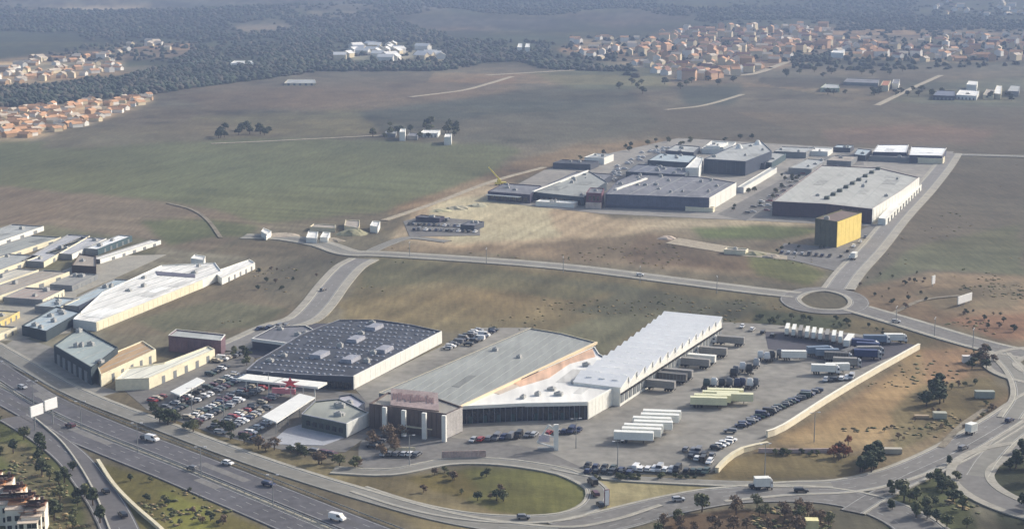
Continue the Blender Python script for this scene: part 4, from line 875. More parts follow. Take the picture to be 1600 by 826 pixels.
row((600, 712), (652, 712), 6, B_ANG, ['grey', 'white', 'silver'], 'of the cars on the forecourt under the bare trees', 'cars on the forecourt', seed=13, skip=.2)
row((582, 700), (600, 688), 4, A_ANG, ['grey', 'black'], 'from the road below the brown store', 'cars on the forecourt', seed=14)
row((440, 700), (520, 712), 6, A_ANG - .2, ['grey', 'maroon', 'silver'], 'parked below the pale forecourt', 'cars below the pale forecourt', seed=15, skip=.3)
row((700, 546), (748, 518), 11, A_ANG, ['grey', 'black', 'silver', 'white', 'dark blue'], 'from the lane mouth in the left alley row', 'cars in the alley behind the stores', seed=16, skip=.1)
row((722, 546), (772, 518), 11, A_ANG, ['grey', 'black', 'white', 'dark blue'], 'from the lane mouth in the right alley row', 'cars in the alley behind the stores', seed=17, skip=.15)
row((404, 516), (446, 512), 7, B_ANG, ['dark blue', 'black', 'grey'], 'from the left behind the white fronted hall', 'cars behind the low hall', seed=18)
row((340, 566), (372, 556), 5, A_ANG, ['white', 'grey', 'beige'], 'from the bushes by the plum fronted block', 'cars by the plum block', seed=19)
for j, (a_, c_, n_) in enumerate([((640, 352), (742, 356), 14), ((648, 360), (742, 364), 12), ((660, 345), (700, 346), 6)]):
    row(a_, c_, n_, B_ANG, ['black', 'dark blue', 'grey', 'white'], 'from the left in the %s dealer yard row' % ['back', 'front', 'short far'][j], 'cars in the dealer yard', False, .05, seed=20 + j)
for j in range(5):
    x0, y0 = 1166 + j * 11, 334 - j * 1.2
    row((x0, y0), (x0 + 106, y0 - 74), 11, A_ANG, PAL, 'uphill in %s lane of the mall car park' % ['the first', 'the second', 'the third', 'the fourth', 'the fifth', 'the sixth'][j], 'cars in the mall car park', False, .12, kinds=KIND[:5], seed=30 + j)
row((1315, 402), (1352, 372), 5, B_ANG, ['black', 'grey', 'white'], 'from the roundabout beside the yellow building', 'cars by the yellow building', False, 0, seed=40)
row((1222, 396), (1296, 402), 8, B_ANG, ['white', 'black', 'silver', 'dark blue'], 'from the left in the shade of the yellow building', 'cars by the yellow building', False, 0, seed=41)
row((1390, 340), (1430, 298), 5, B_ANG, ['grey', 'white', 'red'], 'along the white side annex', 'cars by the annex', False, .1, seed=42)
far = MB(); rnd = random.Random(9)
for k in range(260):
    x, y = rnd.uniform(940, 1085), rnd.uniform(226, 290)
    if inside(x, y, [(936, 292), (962, 262), (1000, 240), (1060, 226), (1050, 234), (1000, 252), (960, 284)]) or inside(x, y, [(990, 262), (1010, 254), (1080, 257), (1078, 262)]): p = g(x, y, 0); far.box(p.x, p.y, .5, 4.2, 1.75, .8, A_ANG, .1, .1).box(p.x, p.y, 1.3, 2.2, 1.6, .5, A_ANG, .3, .15)
tag(far.build('parked_cars', paint('silver')), kind='stuff')
for (x, y, rt, kd, c, l) in [(165, 771, 2.1, 'hatchback', 'black', 'black hatchback alone on the slip road, farther one'), (192, 808, 2.1, 'estate car', 'black', 'black estate car on the slip road nearest the cream parapet end'),
      (238, 690, -.55, 'van', 'white', 'white van on the motorway below the dark verge trees'), (228, 688, -.55, 'hatchback', 'black', 'black hatchback right behind the white motorway van'),
      (356, 727, -.55, 'hatchback', 'white', 'white hatchback alone in the far motorway carriageway'), (527, 814, -.5, 'van', 'white', 'white van at the bottom edge of the motorway'),
      (35, 608, -.6, 'hatchback', 'silver', 'silver hatchback just before the motorway sign gantry'), (420, 760, -.55, 'estate car', 'dark blue', 'dark blue estate car in the middle of the motorway'),
      (300, 735, 2.6, 'hatchback', 'grey', 'grey hatchback in the near motorway carriageway'), (110, 668, 2.5, 'hatchback', 'maroon', 'maroon hatchback just past the motorway sign gantry'),
      (1180, 764, .1, 'hatchback', 'black', 'black hatchback beside the white lorry on the ring road'), (1252, 770, -.1, 'estate car', 'black', 'black estate car alone on the ring road bend'),
      (1505, 703, .8, 'estate car', 'grey', 'grey estate car climbing the ring road to the right'), (1577, 660, .8, 'hatchback', 'dark blue', 'dark blue hatchback near the right end of the ring road'),
      (1400, 505, -.3, 'hatchback', 'silver', 'silver hatchback on the road past the white billboard'), (1392, 342, 1.1, 'hatchback', 'red', 'red hatchback on the estate road by the huge hall'),
      (1330, 405, 1.2, 'van', 'white', 'white van turning at the yellow building'), (1000, 432, -.1, 'hatchback', 'white', 'white hatchback on the long straight estate road'),
      (505, 455, 1.1, 'hatchback', 'grey', 'grey hatchback on the short estate road behind the store'), (818, 812, 0, 'hatchback', 'grey', 'grey hatchback below the grass oval'),
      (930, 775, 1.8, 'estate car', 'maroon', 'maroon estate car at the tip of the grass oval'), (938, 792, 1.8, 'hatchback', 'black', 'black hatchback turning at the tip of the grass oval'), (926, 758, 1.9, 'van', 'black', 'black van entering beside the grass oval'),
      (1060, 784, .15, 'hatchback', 'silver', 'silver hatchback on the ring road below the goods yard')]:
    p = g(x, y, 0); car((p.x, p.y, .46), rt, kd, c, l)

# lorries
def proto_trailer():
    L, W_ = 13.4, 2.5; bx = MB().box(0, 0, 1.25, L, W_, 2.65); rails = MB()
    for s_ in (-1, 1):
        rails.box(0, s_ * (W_ / 2 + .03), 3.78, L, .1, .14); rails.box(0, s_ * (W_ / 2 + .03), 1.22, L, .1, .2)
        for k in range(8): rails.box(-L / 2 + 1 + k * 1.63, s_ * (W_ / 2 + .02), 1.4, .1, .07, 2.4)
    ch = MB().box(0, -.5, .95, L - .6, .2, .3).box(0, .5, .95, L - .6, .2, .3).box(L / 2 - 3.4, .7, .0, .15, .15, 1.2).box(L / 2 - 3.4, -.7, .0, .15, .15, 1.2).box(-L / 2 + .1, 0, .5, .15, 2.3, .25)
    wh = MB()
    wh.cyl((0, -.15, .5), (0, .15, .5), .5, n=10)
    return [('cargo_box', bx), ('side_rail', rails), ('chassis', ch)], wh, [(-L / 2 + 1.6 + 1.3 * k, s_ * 1.05, 0) for k in range(3) for s_ in (-1, 1)]
TP, TW, TWP = proto_trailer(); _tm = {}
wheel_me = TW.mesh('wheel', RUB())
tprot = {}
def lorry_part_mesh(nm, mb, m):
    k = (nm, m.name)
    if k not in _tm: _tm[k] = mb.mesh(nm, m)
    return _tm[k]
boxm = {'white': mat('trailer_white', (226, 226, 218), .5, .06, .3, obj=True), 'yellowish white': mat('trailer_cream', (216, 214, 178), .5, .06, .3, obj=True), 'grey': mat('trailer_grey', (136, 134, 130), .6, .08, .3, obj=True),
        'dark blue': mat('trailer_blue', (48, 64, 104), .6, .08, .3, obj=True), 'dark': mat('trailer_dark', (92, 90, 88), .6, .08, .3, obj=True), 'blue grey': mat('trailer_bluegrey', (112, 128, 146), .6, .08, .3, obj=True)}
CAB = MB().box(0, 0, .9, 2.2, 2.4, 1.3).box(-.05, 0, 2.2, 2.1, 2.3, 1.0, 0, .25, .08).box(-.5, 0, 3.2, 1.0, 2.0, .5, 0, .2, .1)
WS = MB().quad((1.13, -1.05, 2.0), (1.13, 1.05, 2.0), (.9, .95, 2.95), (.9, -.95, 2.95)).box(0.2, 1.19, 2.0, 1.0, .04, .7).box(0.2, -1.19, 2.0, 1.0, .04, .7)
FR = MB().box(-2.2, 0, .6, 5.2, .9, .35).box(-2.8, 0, .95, 1.4, 1.0, .2).box(-1.6, .95, .5, 1.0, .5, .5)
def lorry(px, py, rot, boxc, label, group, cab=None, scale=1.0, onlycab=False, z=.3, sy=1.0):
    p = g(px, py, 0); t = thing('lorry' if cab else 'semi_trailer', (p.x, p.y, z), label, 'lorry' if cab else 'trailer', group); t.rotation_euler.z = rot; t.scale = (scale, sy, 1)
    def add(nm, me, loc=(0, 0, 0)):
        o = bpy.data.objects.new(nm, me); COL.objects.link(o); o.parent = t; o.location = loc
    if not onlycab:
        for nm, mb in TP: add(nm, lorry_part_mesh(nm, mb, {'cargo_box': boxm[boxc], 'side_rail': boxm[boxc] if boxc != 'dark' else STEEL(), 'chassis': RUB()}[nm]))
        for l in TWP: add('wheel', wheel_me, l)
    if cab:
        x = 0 if onlycab else 8.2
        add('cab', lorry_part_mesh('cab' + cab, CAB, paint(cab)), (x, 0, 0)); add('windscreen', lorry_part_mesh('windscreen', WS, GLASS()), (x, 0, 0)); add('frame', lorry_part_mesh('frame', FR, RUB()), (x, 0, 0))
        for wx in (.3, -3.4):
            for s_ in (-1, 1): add('wheel', wheel_me, (x + wx, s_ * 1.0, 0))
    return t
for k in range(7): lorry(990 + k * 7.2 + (0, 5, 1, 9)[k % 4], 692 - k * 5.6, A_ANG + .21, 'white', 'white trailer, %s from the near end of the tightly parked white block' % od(k), 'tightly parked white trailers')
for k, (x, y) in enumerate([(1107, 636), (1113, 632), (1126, 627), (1133, 623), (1148, 630)]): lorry(x, y + 1, A_ANG + .25, 'yellowish white', 'yellowish white trailer, %s from the left in the middle of the yard' % od(k), 'cream trailers mid yard')
for k in range(9):
    x, y = 1230 + k * 10.4, 519 + k * 1.6; lorry(x, y + 4, B_ANG + .12, 'white' if k % 4 != 2 else 'grey', '%s trailer, %s from the left in the upright row by the back road' % ('white' if k % 4 != 2 else 'grey', od(k)), 'upright row of trailers', scale=.8, sy=.62)
lorry(1326, 541, B_ANG, 'white', 'big white trailer standing alone at the end of the upright row', None)
for k in range(13):
    f = k / 12; x, y = 1012 + (1122 - 1012) * f, 606 + (536 - 606) * f; c = ['grey', 'white', 'dark', 'grey', 'white', 'dark'][k % 6]
    if k in (1, 4, 5, 8, 10, 11): continue
    lorry(x + 20, y + 4, A_ANG + math.pi, c, '%s trailer backed to the docks, %s from the near end of the goods hall' % (c, od(k)), 'trailers at the docks', cab='white' if k % 3 == 0 else None, scale=.85)
for k, (x, y, c) in enumerate([(1150, 586, 'grey'), (1160, 580, 'white'), (1170, 583, 'black'), (1182, 574, 'silver'), (1188, 562, 'white'), (1198, 564, 'white'), (1206, 562, 'black'), (1218, 559, 'grey'), (1145, 590, 'black')]):
    lorry(x, y, B_ANG + .2 * (k % 3), 'dark', '%s tractor unit, %s of the loose line in mid yard' % (c, od(k)), 'tractor units in mid yard', cab=c, onlycab=True)
for k, (x, c) in enumerate([(1104, 'dark green'), (1116, 'white'), (1128, 'black'), (1140, 'grey'), (1152, 'dark blue'), (1160, 'dark blue'), (1172, 'white'), (1181, 'grey')]):
    lorry(x, 606 - (k % 2), B_ANG, 'dark', '%s tractor unit, %s from the left behind the cream trailers' % (c, od(k)), 'tractor units behind the cream trailers', cab=c, onlycab=True)
lorry(1240, 563, A_ANG + .3, 'white', 'single white trailer in the open upper part of the yard', None, scale=.75)
for k, (x, y, c, r_) in enumerate([(1288, 556, 'blue grey', .5), (1302, 560, 'blue grey', .3), (1316, 565, 'dark', .2), (1296, 585, 'white', .2), (1318, 583, 'white', .4), (1330, 574, 'grey', .2), (1358, 545, 'dark blue', 0), (1366, 550, 'dark blue', .1), (1362, 561, 'dark blue', .2), (1376, 538, 'blue grey', .3),
                                   (1336, 560, 'dark', 1.2), (1366, 556, 'grey', .4)]):
    lorry(x - 10, y, A_ANG + r_, c, '%s trailer, number %s of the untidy cluster by the wall top' % (c, ORD[k]) if False else '%s trailer, %s from the left in the untidy upper corner' % (c, od(k)), 'trailers in the untidy corner', cab=['white', None, 'silver'][k % 3], scale=.7)
lorry(1396, 536, A_ANG + .3, 'white', 'white lorry in the top corner beside the end of the retaining wall', None, cab='white', scale=.6)
row((1290, 596), (1330, 592), 6, B_ANG, ['silver', 'white', 'grey', 'black'], 'below the untidy cluster of trailers', 'cars below the trailer cluster', seed=51)
row((1160, 512), (1208, 526), 4, B_ANG, ['black', 'grey', 'white'], 'from the goods hall along the back fence', 'cars along the back fence', seed=52)
lorry(1190, 765, .08, 'white', 'small white lorry on the ring road below the stepped wall', None, cab='white', scale=.35)
lorry(1517, 679, .75, 'white', 'white box lorry on the verge of the ring road', None, scale=.3)
lorry(1334, 406, 1.1, 'white', 'short white trailer near the yellow building', None, scale=.4)

# ---------------------------------------------------------------- signs, masts and street furniture
def sign_board(px, py, wd, ht, zb, rot, label, posts=2, name='billboard', m=None, panels_=1):
    p = g(px, py, 0); t = thing(name, (p.x, p.y, 0), label, 'sign'); t.rotation_euler.z = rot; t['_o'] = [0, 0, 0]
    for k in range(panels_):
        x = (k - (panels_ - 1) / 2) * (wd * 1.12); o = MB().box(x, 0, zb + k * .5, wd, .35, ht).build('panel', m or white, t)
        MB().box(x, -.2, zb + k * .5 + .15, wd - .3, .06, ht - .3).build('face', mat('sign_face', (232, 232, 230), .5, .05), o)
    for k in range(posts):
        x = 0 if posts == 1 else (k / (posts - 1) - .5) * wd * .7 * panels_; MB().cyl((x, .25, 0), (x, .25, zb + ht * .6), .22, n=8).build('post', STEEL(), t)
    return t
sign_board(70, 668, 6.2, 3.8, 5.4, R(62), 'double white sign panel on a gantry post over the motorway', 2, 'motorway_sign', panels_=2)
sign_board(1507, 476, 14, 3.8, 1.2, R(48), 'white billboard standing in the brown field beyond the road', 3)
sign_board(1458, 447, 3.4, 4.2, 1.2, R(50), 'narrow upright white sign in the brown field left of the billboard', 1)
p = g(852, 703, 0); t = thing('advertising_totem', (p.x, p.y, 0), 'white advertising totem with a leaning frame in front of the glazed hall', 'sign')
MB().box(p.x + 3.6, p.y, 0, 1.6, .8, 9.0).build('pylon', white, t)
e = MB()
for a_, c_ in (((-2.6, 0, 2.8), (1.2, 0, 8.8)), ((-2.6, 0, 2.8), (3.0, 0, 1.0)), ((1.2, 0, 8.8), (3.4, 0, 7.0)), ((-.8, 0, 5.6), (3.2, 0, 4.6))): e.cyl((p.x + a_[0], p.y + a_[1], a_[2]), (p.x + c_[0], p.y + c_[1], c_[2]), .35, n=6)
e.build('frame', white, t); MB().box(p.x - .4, p.y - .1, 3.0, 3.6, .5, 2.4).build('panel', mat('totem_panel', (206, 196, 200), .5), t); MB().box(p.x + .2, p.y, 0, 5.4, 2.2, 1.0).build('plinth', midg, t)
sign_board(948, 792, 1.6, 5.0, .6, R(20), 'maroon and white upright sign at the tip of the grass oval', 1, 'roadside_sign', mat('maroon_sign', (112, 66, 84), .6))
for (x, y, wd, ht, lb, mm) in [(725, 716, 14.5, 2.2, 'long faded pink hoarding on the forecourt edge', pink), (628, 706, 9, 1.2, 'pale trolley shelter on the forecourt of the brown store', cream)]:
    p = g(x, y, 0); t = thing('hoarding', (p.x, p.y, 0), lb, 'hoarding'); t['_o'] = [0, 0, 0]; t.rotation_euler.z = R(4)
    for k in range(6): MB().box(-wd / 2 + wd / 6 * (k + .5), 0, .5, wd / 6 - .1, .3, ht).build('panel', mm, t)
    for k in range(4): MB().cyl((-wd / 2 + wd * k / 3, .3, 0), (-wd / 2 + wd * k / 3, .3, ht), .1).build('post', STEEL(), t)
mast = MB().cyl((0, 0, 0), (0, 0, 10.5), .2, .1, 6); arm = MB().cyl((-1.4, 0, 10.4), (1.4, 0, 10.4), .07, n=5); lampm = MB().box(-1.5, 0, 10.3, .9, .4, .22).box(1.5, 0, 10.3, .9, .4, .22)
mm_, am_, lm_ = mast.mesh('mast', STEEL()), arm.mesh('arm', STEEL()), lampm.mesh('lamp_head', mat('lamp_grey', (196, 198, 200), .4))
def lamp(px, py, label, group, rot=0.0, k=1.0):
    p = g(px, py, 0); t = thing('street_lamp', (p.x, p.y, 0), label, 'lamp', group); t.rotation_euler.z = rot; t.scale = (1, 1, k)
    for nm, me in (('mast', mm_), ('arm', am_), ('lamp_head', lm_)):
        o = bpy.data.objects.new(nm, me); COL.objects.link(o); o.parent = t
for k in range(9): q = M1[min(len(M1) - 1, 18 + k * 9)]; n_ = offs(M1, -8.5)[min(len(M1) - 1, 18 + k * 9)]; p = n_; t = thing('street_lamp', (p.x, p.y, 0), 'double armed lamp, %s from the motorway sign along the median' % od(k), 'lamp', 'lamps along the motorway median'); [(lambda o: (COL.objects.link(o), setattr(o, 'parent', t)))(bpy.data.objects.new(nm, me)) for nm, me in (('mast', mm_), ('arm', am_), ('lamp_head', lm_))]
for k, (x, y) in enumerate([(640, 402), (760, 412), (880, 426), (1000, 442), (1120, 458)]): lamp(x, y, 'lamp on the straight estate road, %s from the dusty lot' % od(k), 'lamps on the straight estate road', 1.5, .8)
for k, (x, y) in enumerate([(1400, 508), (1460, 526), (1520, 544)]): lamp(x, y, 'lamp past the roundabout, %s towards the right' % od(k), 'lamps past the roundabout', 1.2, .8)
for k, (x, y) in enumerate([(640, 728), (965, 737), (1195, 742), (900, 700), (1272, 690)]): lamp(x, y, ['lamp on the near kerb of the brown store forecourt', 'tall white pole standing at the yard entrance', 'lamp on the dry grass below the yard corner', 'lamp right of the advertising totem', 'lamp behind the low pinkish wall'][k], None, .3)
for k, (x, y) in enumerate([(455, 642), (350, 650), (420, 615), (300, 640)]): lamp(x, y, ['lamp beside the long white canopy', 'lamp near the motorway side of the crowded car park', 'lamp in the middle of the crowded car park', 'lamp at the left of the crowded car park'][k], None, .3, .8)
p = g(782, 289, 0); t = thing('mobile_crane', (p.x, p.y, 0), 'yellow crane with a slanting jib behind the indigo fronted hall', 'crane')
yc = mat('crane_yellow', (216, 200, 96), .5, .06, obj=True)
MB().box(p.x, p.y, .8, 8, 2.6, 1.4, .3).build('carrier', yc, t); MB().box(p.x - 1, p.y, 2.2, 2.4, 2.4, 1.8, .3).build('cab', yc, t)
MB().cyl((p.x, p.y, 3), (p.x - 8.5, p.y + 3, 12.5), .75, .45, 4).build('jib', yc, t)
for k in range(4): MB().cyl((p.x - 3 + 2 * k, p.y - 1.3, .6), (p.x - 3 + 2 * k, p.y + 1.3, .6), .6, n=8).build('wheel', RUB(), t)
# containers and odd blocks by the ring road
for (x, y, L, W_, h_, c, lb) in [(1538, 621, 7, 2.6, 2.4, (150, 156, 146), 'pale green container on the grass before the right roundabout'), (1468, 653, 4.6, 2.6, 2.0, (168, 168, 152), 'small pale skip below the dark conifers'), (1440, 653, 5, 1.6, .9, (170, 150, 122), 'stack of tan boards beside the pale skip'),
                                 (1510, 566, 3.4, 2.6, 2.6, (214, 206, 196), 'white cabin among the trees above the brown slope'), (1392, 708, 7, 2.0, 1.6, (170, 164, 148), 'low cream tank beside the dark conifers'), (1158, 650, 0, 0, 0, None, None),
                                 (1268, 826, 3.6, 3.0, 2.8, (222, 214, 160), 'cream hut at the bottom edge among bare trees')]:
    if c is None: continue
    p = g(x, y, 0); t = thing('container', (p.x, p.y, 0), lb, 'container'); m_ = mat('container_' + str(c[0]) + str(c[2]), c, .6, .1, .5)
    MB().box(p.x, p.y, .15, L, W_, h_, A_ANG + .3).build('body', m_, t); MB().box(p.x, p.y, h_ + .15, L + .15, W_ + .15, .14, A_ANG + .3).build('lid', m_, t)
    for s_ in (-1, 1): MB().box(p.x + s_ * L * .35 * math.cos(A_ANG + .3), p.y + s_ * L * .35 * math.sin(A_ANG + .3), 0, .3, W_, .15, A_ANG + .3).build('skid', RUB(), t)
# rubble, pallets and gear on the dusty lots: each pile is one heap
def heap(px, py, r, h_, rgb, label, seed):
    rnd = random.Random(seed); p = g(px, py, 0); e = MB()
    n = 12; e.v.append((p.x, p.y, h_)); prev = None
    for j, (rr, zz) in enumerate(((.35, .85), (.7, .45), (1.0, -.1))):
        for k in range(n):
            a_ = 2 * math.pi * k / n; q = r * rr * rnd.uniform(.75, 1.2); e.v.append((p.x + q * math.cos(a_) * 1.5, p.y + q * math.sin(a_), h_ * zz * rnd.uniform(.8, 1.2)))
    for k in range(n): e.f.append((0, 1 + k, 1 + (k + 1) % n)); [e.f.append((1 + j * n + k, 1 + (j + 1) * n + k, 1 + (j + 1) * n + (k + 1) % n, 1 + j * n + (k + 1) % n)) for j in range(2)]
    tag(e.build('spoil_heap', mat('spoil_' + str(rgb[0]), rgb, .95, .2, .6), org=(p.x, p.y, 0)), label, 'heap')
for k, (x, y, r, h_, c, lb) in enumerate([(552, 366, 7, 3.2, (150, 146, 116), 'greenish spoil heap on the dusty lot'), (520, 376, 5, 1.8, (158, 148, 130), 'pale spoil heap by the dusty lot track'), (440, 368, 8, 1.6, (170, 158, 140), 'long pale heap on the narrow dusty tongue'),
                                          (690, 330, 5, 1.6, (182, 176, 140), 'cream gravel heap at the left of the gravel apron'), (716, 326, 6, 2.2, (180, 172, 146), 'larger cream gravel heap beside the first'), (748, 322, 5, 2.0, (184, 178, 150), 'gravel heap with greenish tint near the indigo hall'),
                                          (1042, 373, 4, 1.8, (196, 178, 160), 'small pale heap at the start of the dirt track'), (1180, 398, 5, 2.0, (150, 128, 112), 'brown heap where the dirt track ends'), (1206, 402, 4, 1.6, (170, 156, 150), 'pinkish heap beside the shaded blue lot')]): heap(x, y, r, h_, c, lb, k)

# ---------------------------------------------------------------- houses of the villages
def house_mesh(wm, rm, hh):
    e = MB().box(0, 0, 0, 10, 8, hh); i = len(e.v); e.v += [(-5, -4, hh), (-5, 4, hh), (-5, 0, hh + 2.2), (5, -4, hh), (5, 4, hh), (5, 0, hh + 2.2)]; e.f += [(i, i + 2, i + 1), (i + 3, i + 4, i + 5)]
    r = MB().quad((-5.4, -4.4, hh - .1), (5.4, -4.4, hh - .1), (5.4, 0, hh + 2.35), (-5.4, 0, hh + 2.35)).quad((-5.4, 0, hh + 2.35), (5.4, 0, hh + 2.35), (5.4, 4.4, hh - .1), (-5.4, 4.4, hh - .1))
    wn = MB()
    for z in ([1.0] if hh < 5 else [1.0, 4.0]):
        for x in (-3.2, -.4, 2.6): wn.box(x, -4.02, z, 1.3, .08, 1.5)
    return e.mesh('wall', wm), r.mesh('roof', rm), wn.mesh('window', GLASS())
HW = {'white': mat('house_white', (226, 222, 212), .8, .06, .5, obj=True), 'cream': mat('house_cream', (208, 194, 162), .8, .06, .5, obj=True), 'pink': mat('house_pink', (204, 166, 132), .8, .06, .5, obj=True), 'tan': mat('house_tan', (176, 146, 112), .8, .08, .5, obj=True)}
GUT = mat('gutter_grey', (132, 132, 128), .6)
HR = {'white': mat('house_white_roof', (222, 220, 214), .7, .06, .5, obj=True), 'terracotta': mat('house_terracotta', (192, 148, 110), .85, .15, .5, obj=True), 'brown': mat('house_brown_roof', (122, 90, 76), .85, .15, .5, obj=True), 'pale': mat('house_pale_roof', (186, 172, 152), .8, .12, .5, obj=True)}
_hm = {}
def house(px, py, wc, rc, hh, rot, sx, label, group, name='house', cat='house', scale=1.0):
    k = (wc, rc, hh)
    if k not in _hm: _hm[k] = house_mesh(HW[wc], HR[rc], hh)
    p = gt(px, py); z = min(hill(p.x + dx, p.y + dy) for dx in (-9, 9) for dy in (-9, 9)) - .3 if p.y > 3300 else 0.0
    t = thing(name, (p.x, p.y, z), label, cat, group); t.rotation_euler.z = rot; t.scale = (sx * scale, scale, scale)
    for nm, me in zip(('wall', 'roof', 'window'), _hm[k]):
        if nm == 'window' and (p.y > 1500 or scale < .9): continue
        o = bpy.data.objects.new('windows' if nm == 'window' else nm, me); COL.objects.link(o); o.parent = t
        if nm == 'window': o['kind'] = 'stuff'
def cluster(poly, n, where, group, seed, wc, rc, hs=(4, 6.5), name='house', cat='house', scale=1.0, spread=True):
    rnd = random.Random(seed); xs = [p[0] for p in poly]; ys = [p[1] for p in poly]; got = []; tries = 0
    while len(got) < n and tries < 8000:
        tries += 1; x, y = rnd.uniform(min(xs), max(xs)), rnd.uniform(min(ys), max(ys))
        if not inside(x, y, poly): continue
        q = gt(x, y)
        if any((q.x - o.x) ** 2 + ((q.y - o.y)) ** 2 < (10.5 * scale) ** 2 for o in got): continue
        got.append(q); w_, r_, h_ = rnd.choice(wc), rnd.choice(rc), rnd.choice(hs)
        fx, fy = (x - min(xs)) / (max(xs) - min(xs)), (y - min(ys)) / (max(ys) - min(ys))
        part = ['far edge', 'far side', 'near side', 'near edge'][min(3, int(fy * 4))] + ', ' + ['west end', 'west side', 'centre', 'east side', 'east end'][min(4, int(fx * 5))]
        sx = rnd.uniform(.8, 1.5); hd = 'tall' if h_ > 7 else 'low' if h_ < 5 else 'two storey'
        house(x, y, w_, r_, h_, A_ANG + rnd.uniform(-.5, .5) + rnd.choice((0, math.pi / 2)), sx, '%s %s %s %s, %s roof, %s of %s' % (hd, 'wide' if sx > 1.15 else 'narrow', w_, cat, r_, part, where), group, name, cat, scale)
cluster([(1000, 64), (1060, 48), (1180, 44), (1302, 44), (1302, 72), (1238, 88), (1150, 122), (1085, 130), (1040, 124), (1000, 98)], 235, 'the big hazy village', 'houses of the big hazy village', 1, ['white', 'cream', 'pink', 'tan', 'cream'], ['terracotta', 'terracotta', 'brown', 'pale'], (4, 4, 6.5, 9), scale=1.35, name='village_house')
cluster([(868, 78), (905, 58), (1000, 62), (1000, 104), (950, 100), (900, 92)], 24, 'the thin village end', 'houses at the thin end of the village', 2, ['white', 'cream', 'white'], ['terracotta', 'pale'], scale=1.2)
cluster([(1304, 62), (1400, 60), (1700, 52), (1700, 92), (1600, 96), (1470, 98), (1310, 90)], 120, 'the right hand village', 'houses of the right hand village', 3, ['white', 'cream', 'pink'], ['terracotta', 'brown', 'pale'], scale=1.3)
cluster([(1440, 4), (1620, 2), (1620, 26), (1480, 26)], 26, 'the hillside hamlet', 'houses of the hillside hamlet', 4, ['white', 'white', 'cream'], ['pale', 'brown'], scale=1.3)
cluster([(-60, 182), (50, 170), (130, 158), (245, 150), (215, 168), (150, 190), (120, 200), (0, 222), (-60, 228)], 150, 'the terracotta estate', 'blocks of the terracotta estate', 5, ['cream', 'white', 'tan', 'tan'], ['terracotta', 'terracotta', 'pale'], (4,), 'terraced_block', 'block', .85)
cluster([(-60, 108), (20, 98), (90, 88), (190, 84), (190, 112), (100, 124), (0, 134), (-60, 134)], 90, 'the pale estate', 'blocks of the pale estate', 6, ['cream', 'white', 'tan'], ['pale', 'terracotta', 'pale'], (4, 4, 6.5), 'estate_block', 'block', 1.0)
cluster([(528, 94), (560, 72), (610, 70), (690, 82), (690, 94), (600, 98)], 30, 'the far white works', 'white works on the far plain', 7, ['white', 'white', 'cream'], ['white'], (4,), 'works_building', 'works hall', 1.7)
cluster([(170, 68), (290, 66), (296, 78), (180, 80)], 9, 'the hill foot row', 'pale row under the hills', 8, ['white', 'cream'], ['pale'], (4,), 'works_building', 'works hall', 1.2)
# terrace of white houses in the near left corner
def terrace(px, py, w_, d_, h_, rot, label, seed, rc):
    p = g(px, py, 0); t = thing('terraced_house', (p.x, p.y, 0), label, 'house', 'terraced houses in the corner'); t.rotation_euler.z = rot; t['_o'] = [0, 0, 0]; rnd = random.Random(seed)
    MB().box(0, 0, 0, w_, d_, h_).build('wall', mat('villa_white', (228, 220, 204), .8, .07, .4), t)
    MB().box(0, -d_ * .28, h_, w_ + .3, d_ * .44 + .3, .25).build('terrace_slab', mat('villa_slab', (200, 184, 164), .8), t)
    r_ = MB().quad((-w_ / 2 - .3, -.1 * d_, h_ + 2.4), (w_ / 2 + .3, -.1 * d_, h_ + 2.4), (w_ / 2 + .3, d_ / 2 + .3, h_ + .1), (-w_ / 2 - .3, d_ / 2 + .3, h_ + .1)).box(0, .18 * d_, h_, w_ * .9, d_ * .5, .9).build('roof', HR[rc], t)
    for z in (1.0, 3.8):
        for x in (-.3, .1, .35):
            o = MB().box(x * w_, -d_ / 2 - .03, z, 1.2, .1, 1.5).build('window', GLASS(), t)
    MB().box(w_ * .3, .1 * d_, h_ + .8, .8, .8, 1.9).build('chimney', brown, t)
rnd = random.Random(2); k = 0
for j in range(4):
    for i in range(5):
        x, y = -30 + i * 19 + j * 13, 762 + i * 12 + j * 17
        if x > 56 + (y - 770) * .12 or y > 850: continue
        terrace(x, y, 5.4, 8.5, rnd.choice((5.2, 6.2, 7.0)), A_ANG + .5, '%s white terraced house of the %s row in the near corner' % (od(i), od(j)), k, 'terracotta' if rnd.random() < .45 else 'brown'); k += 1

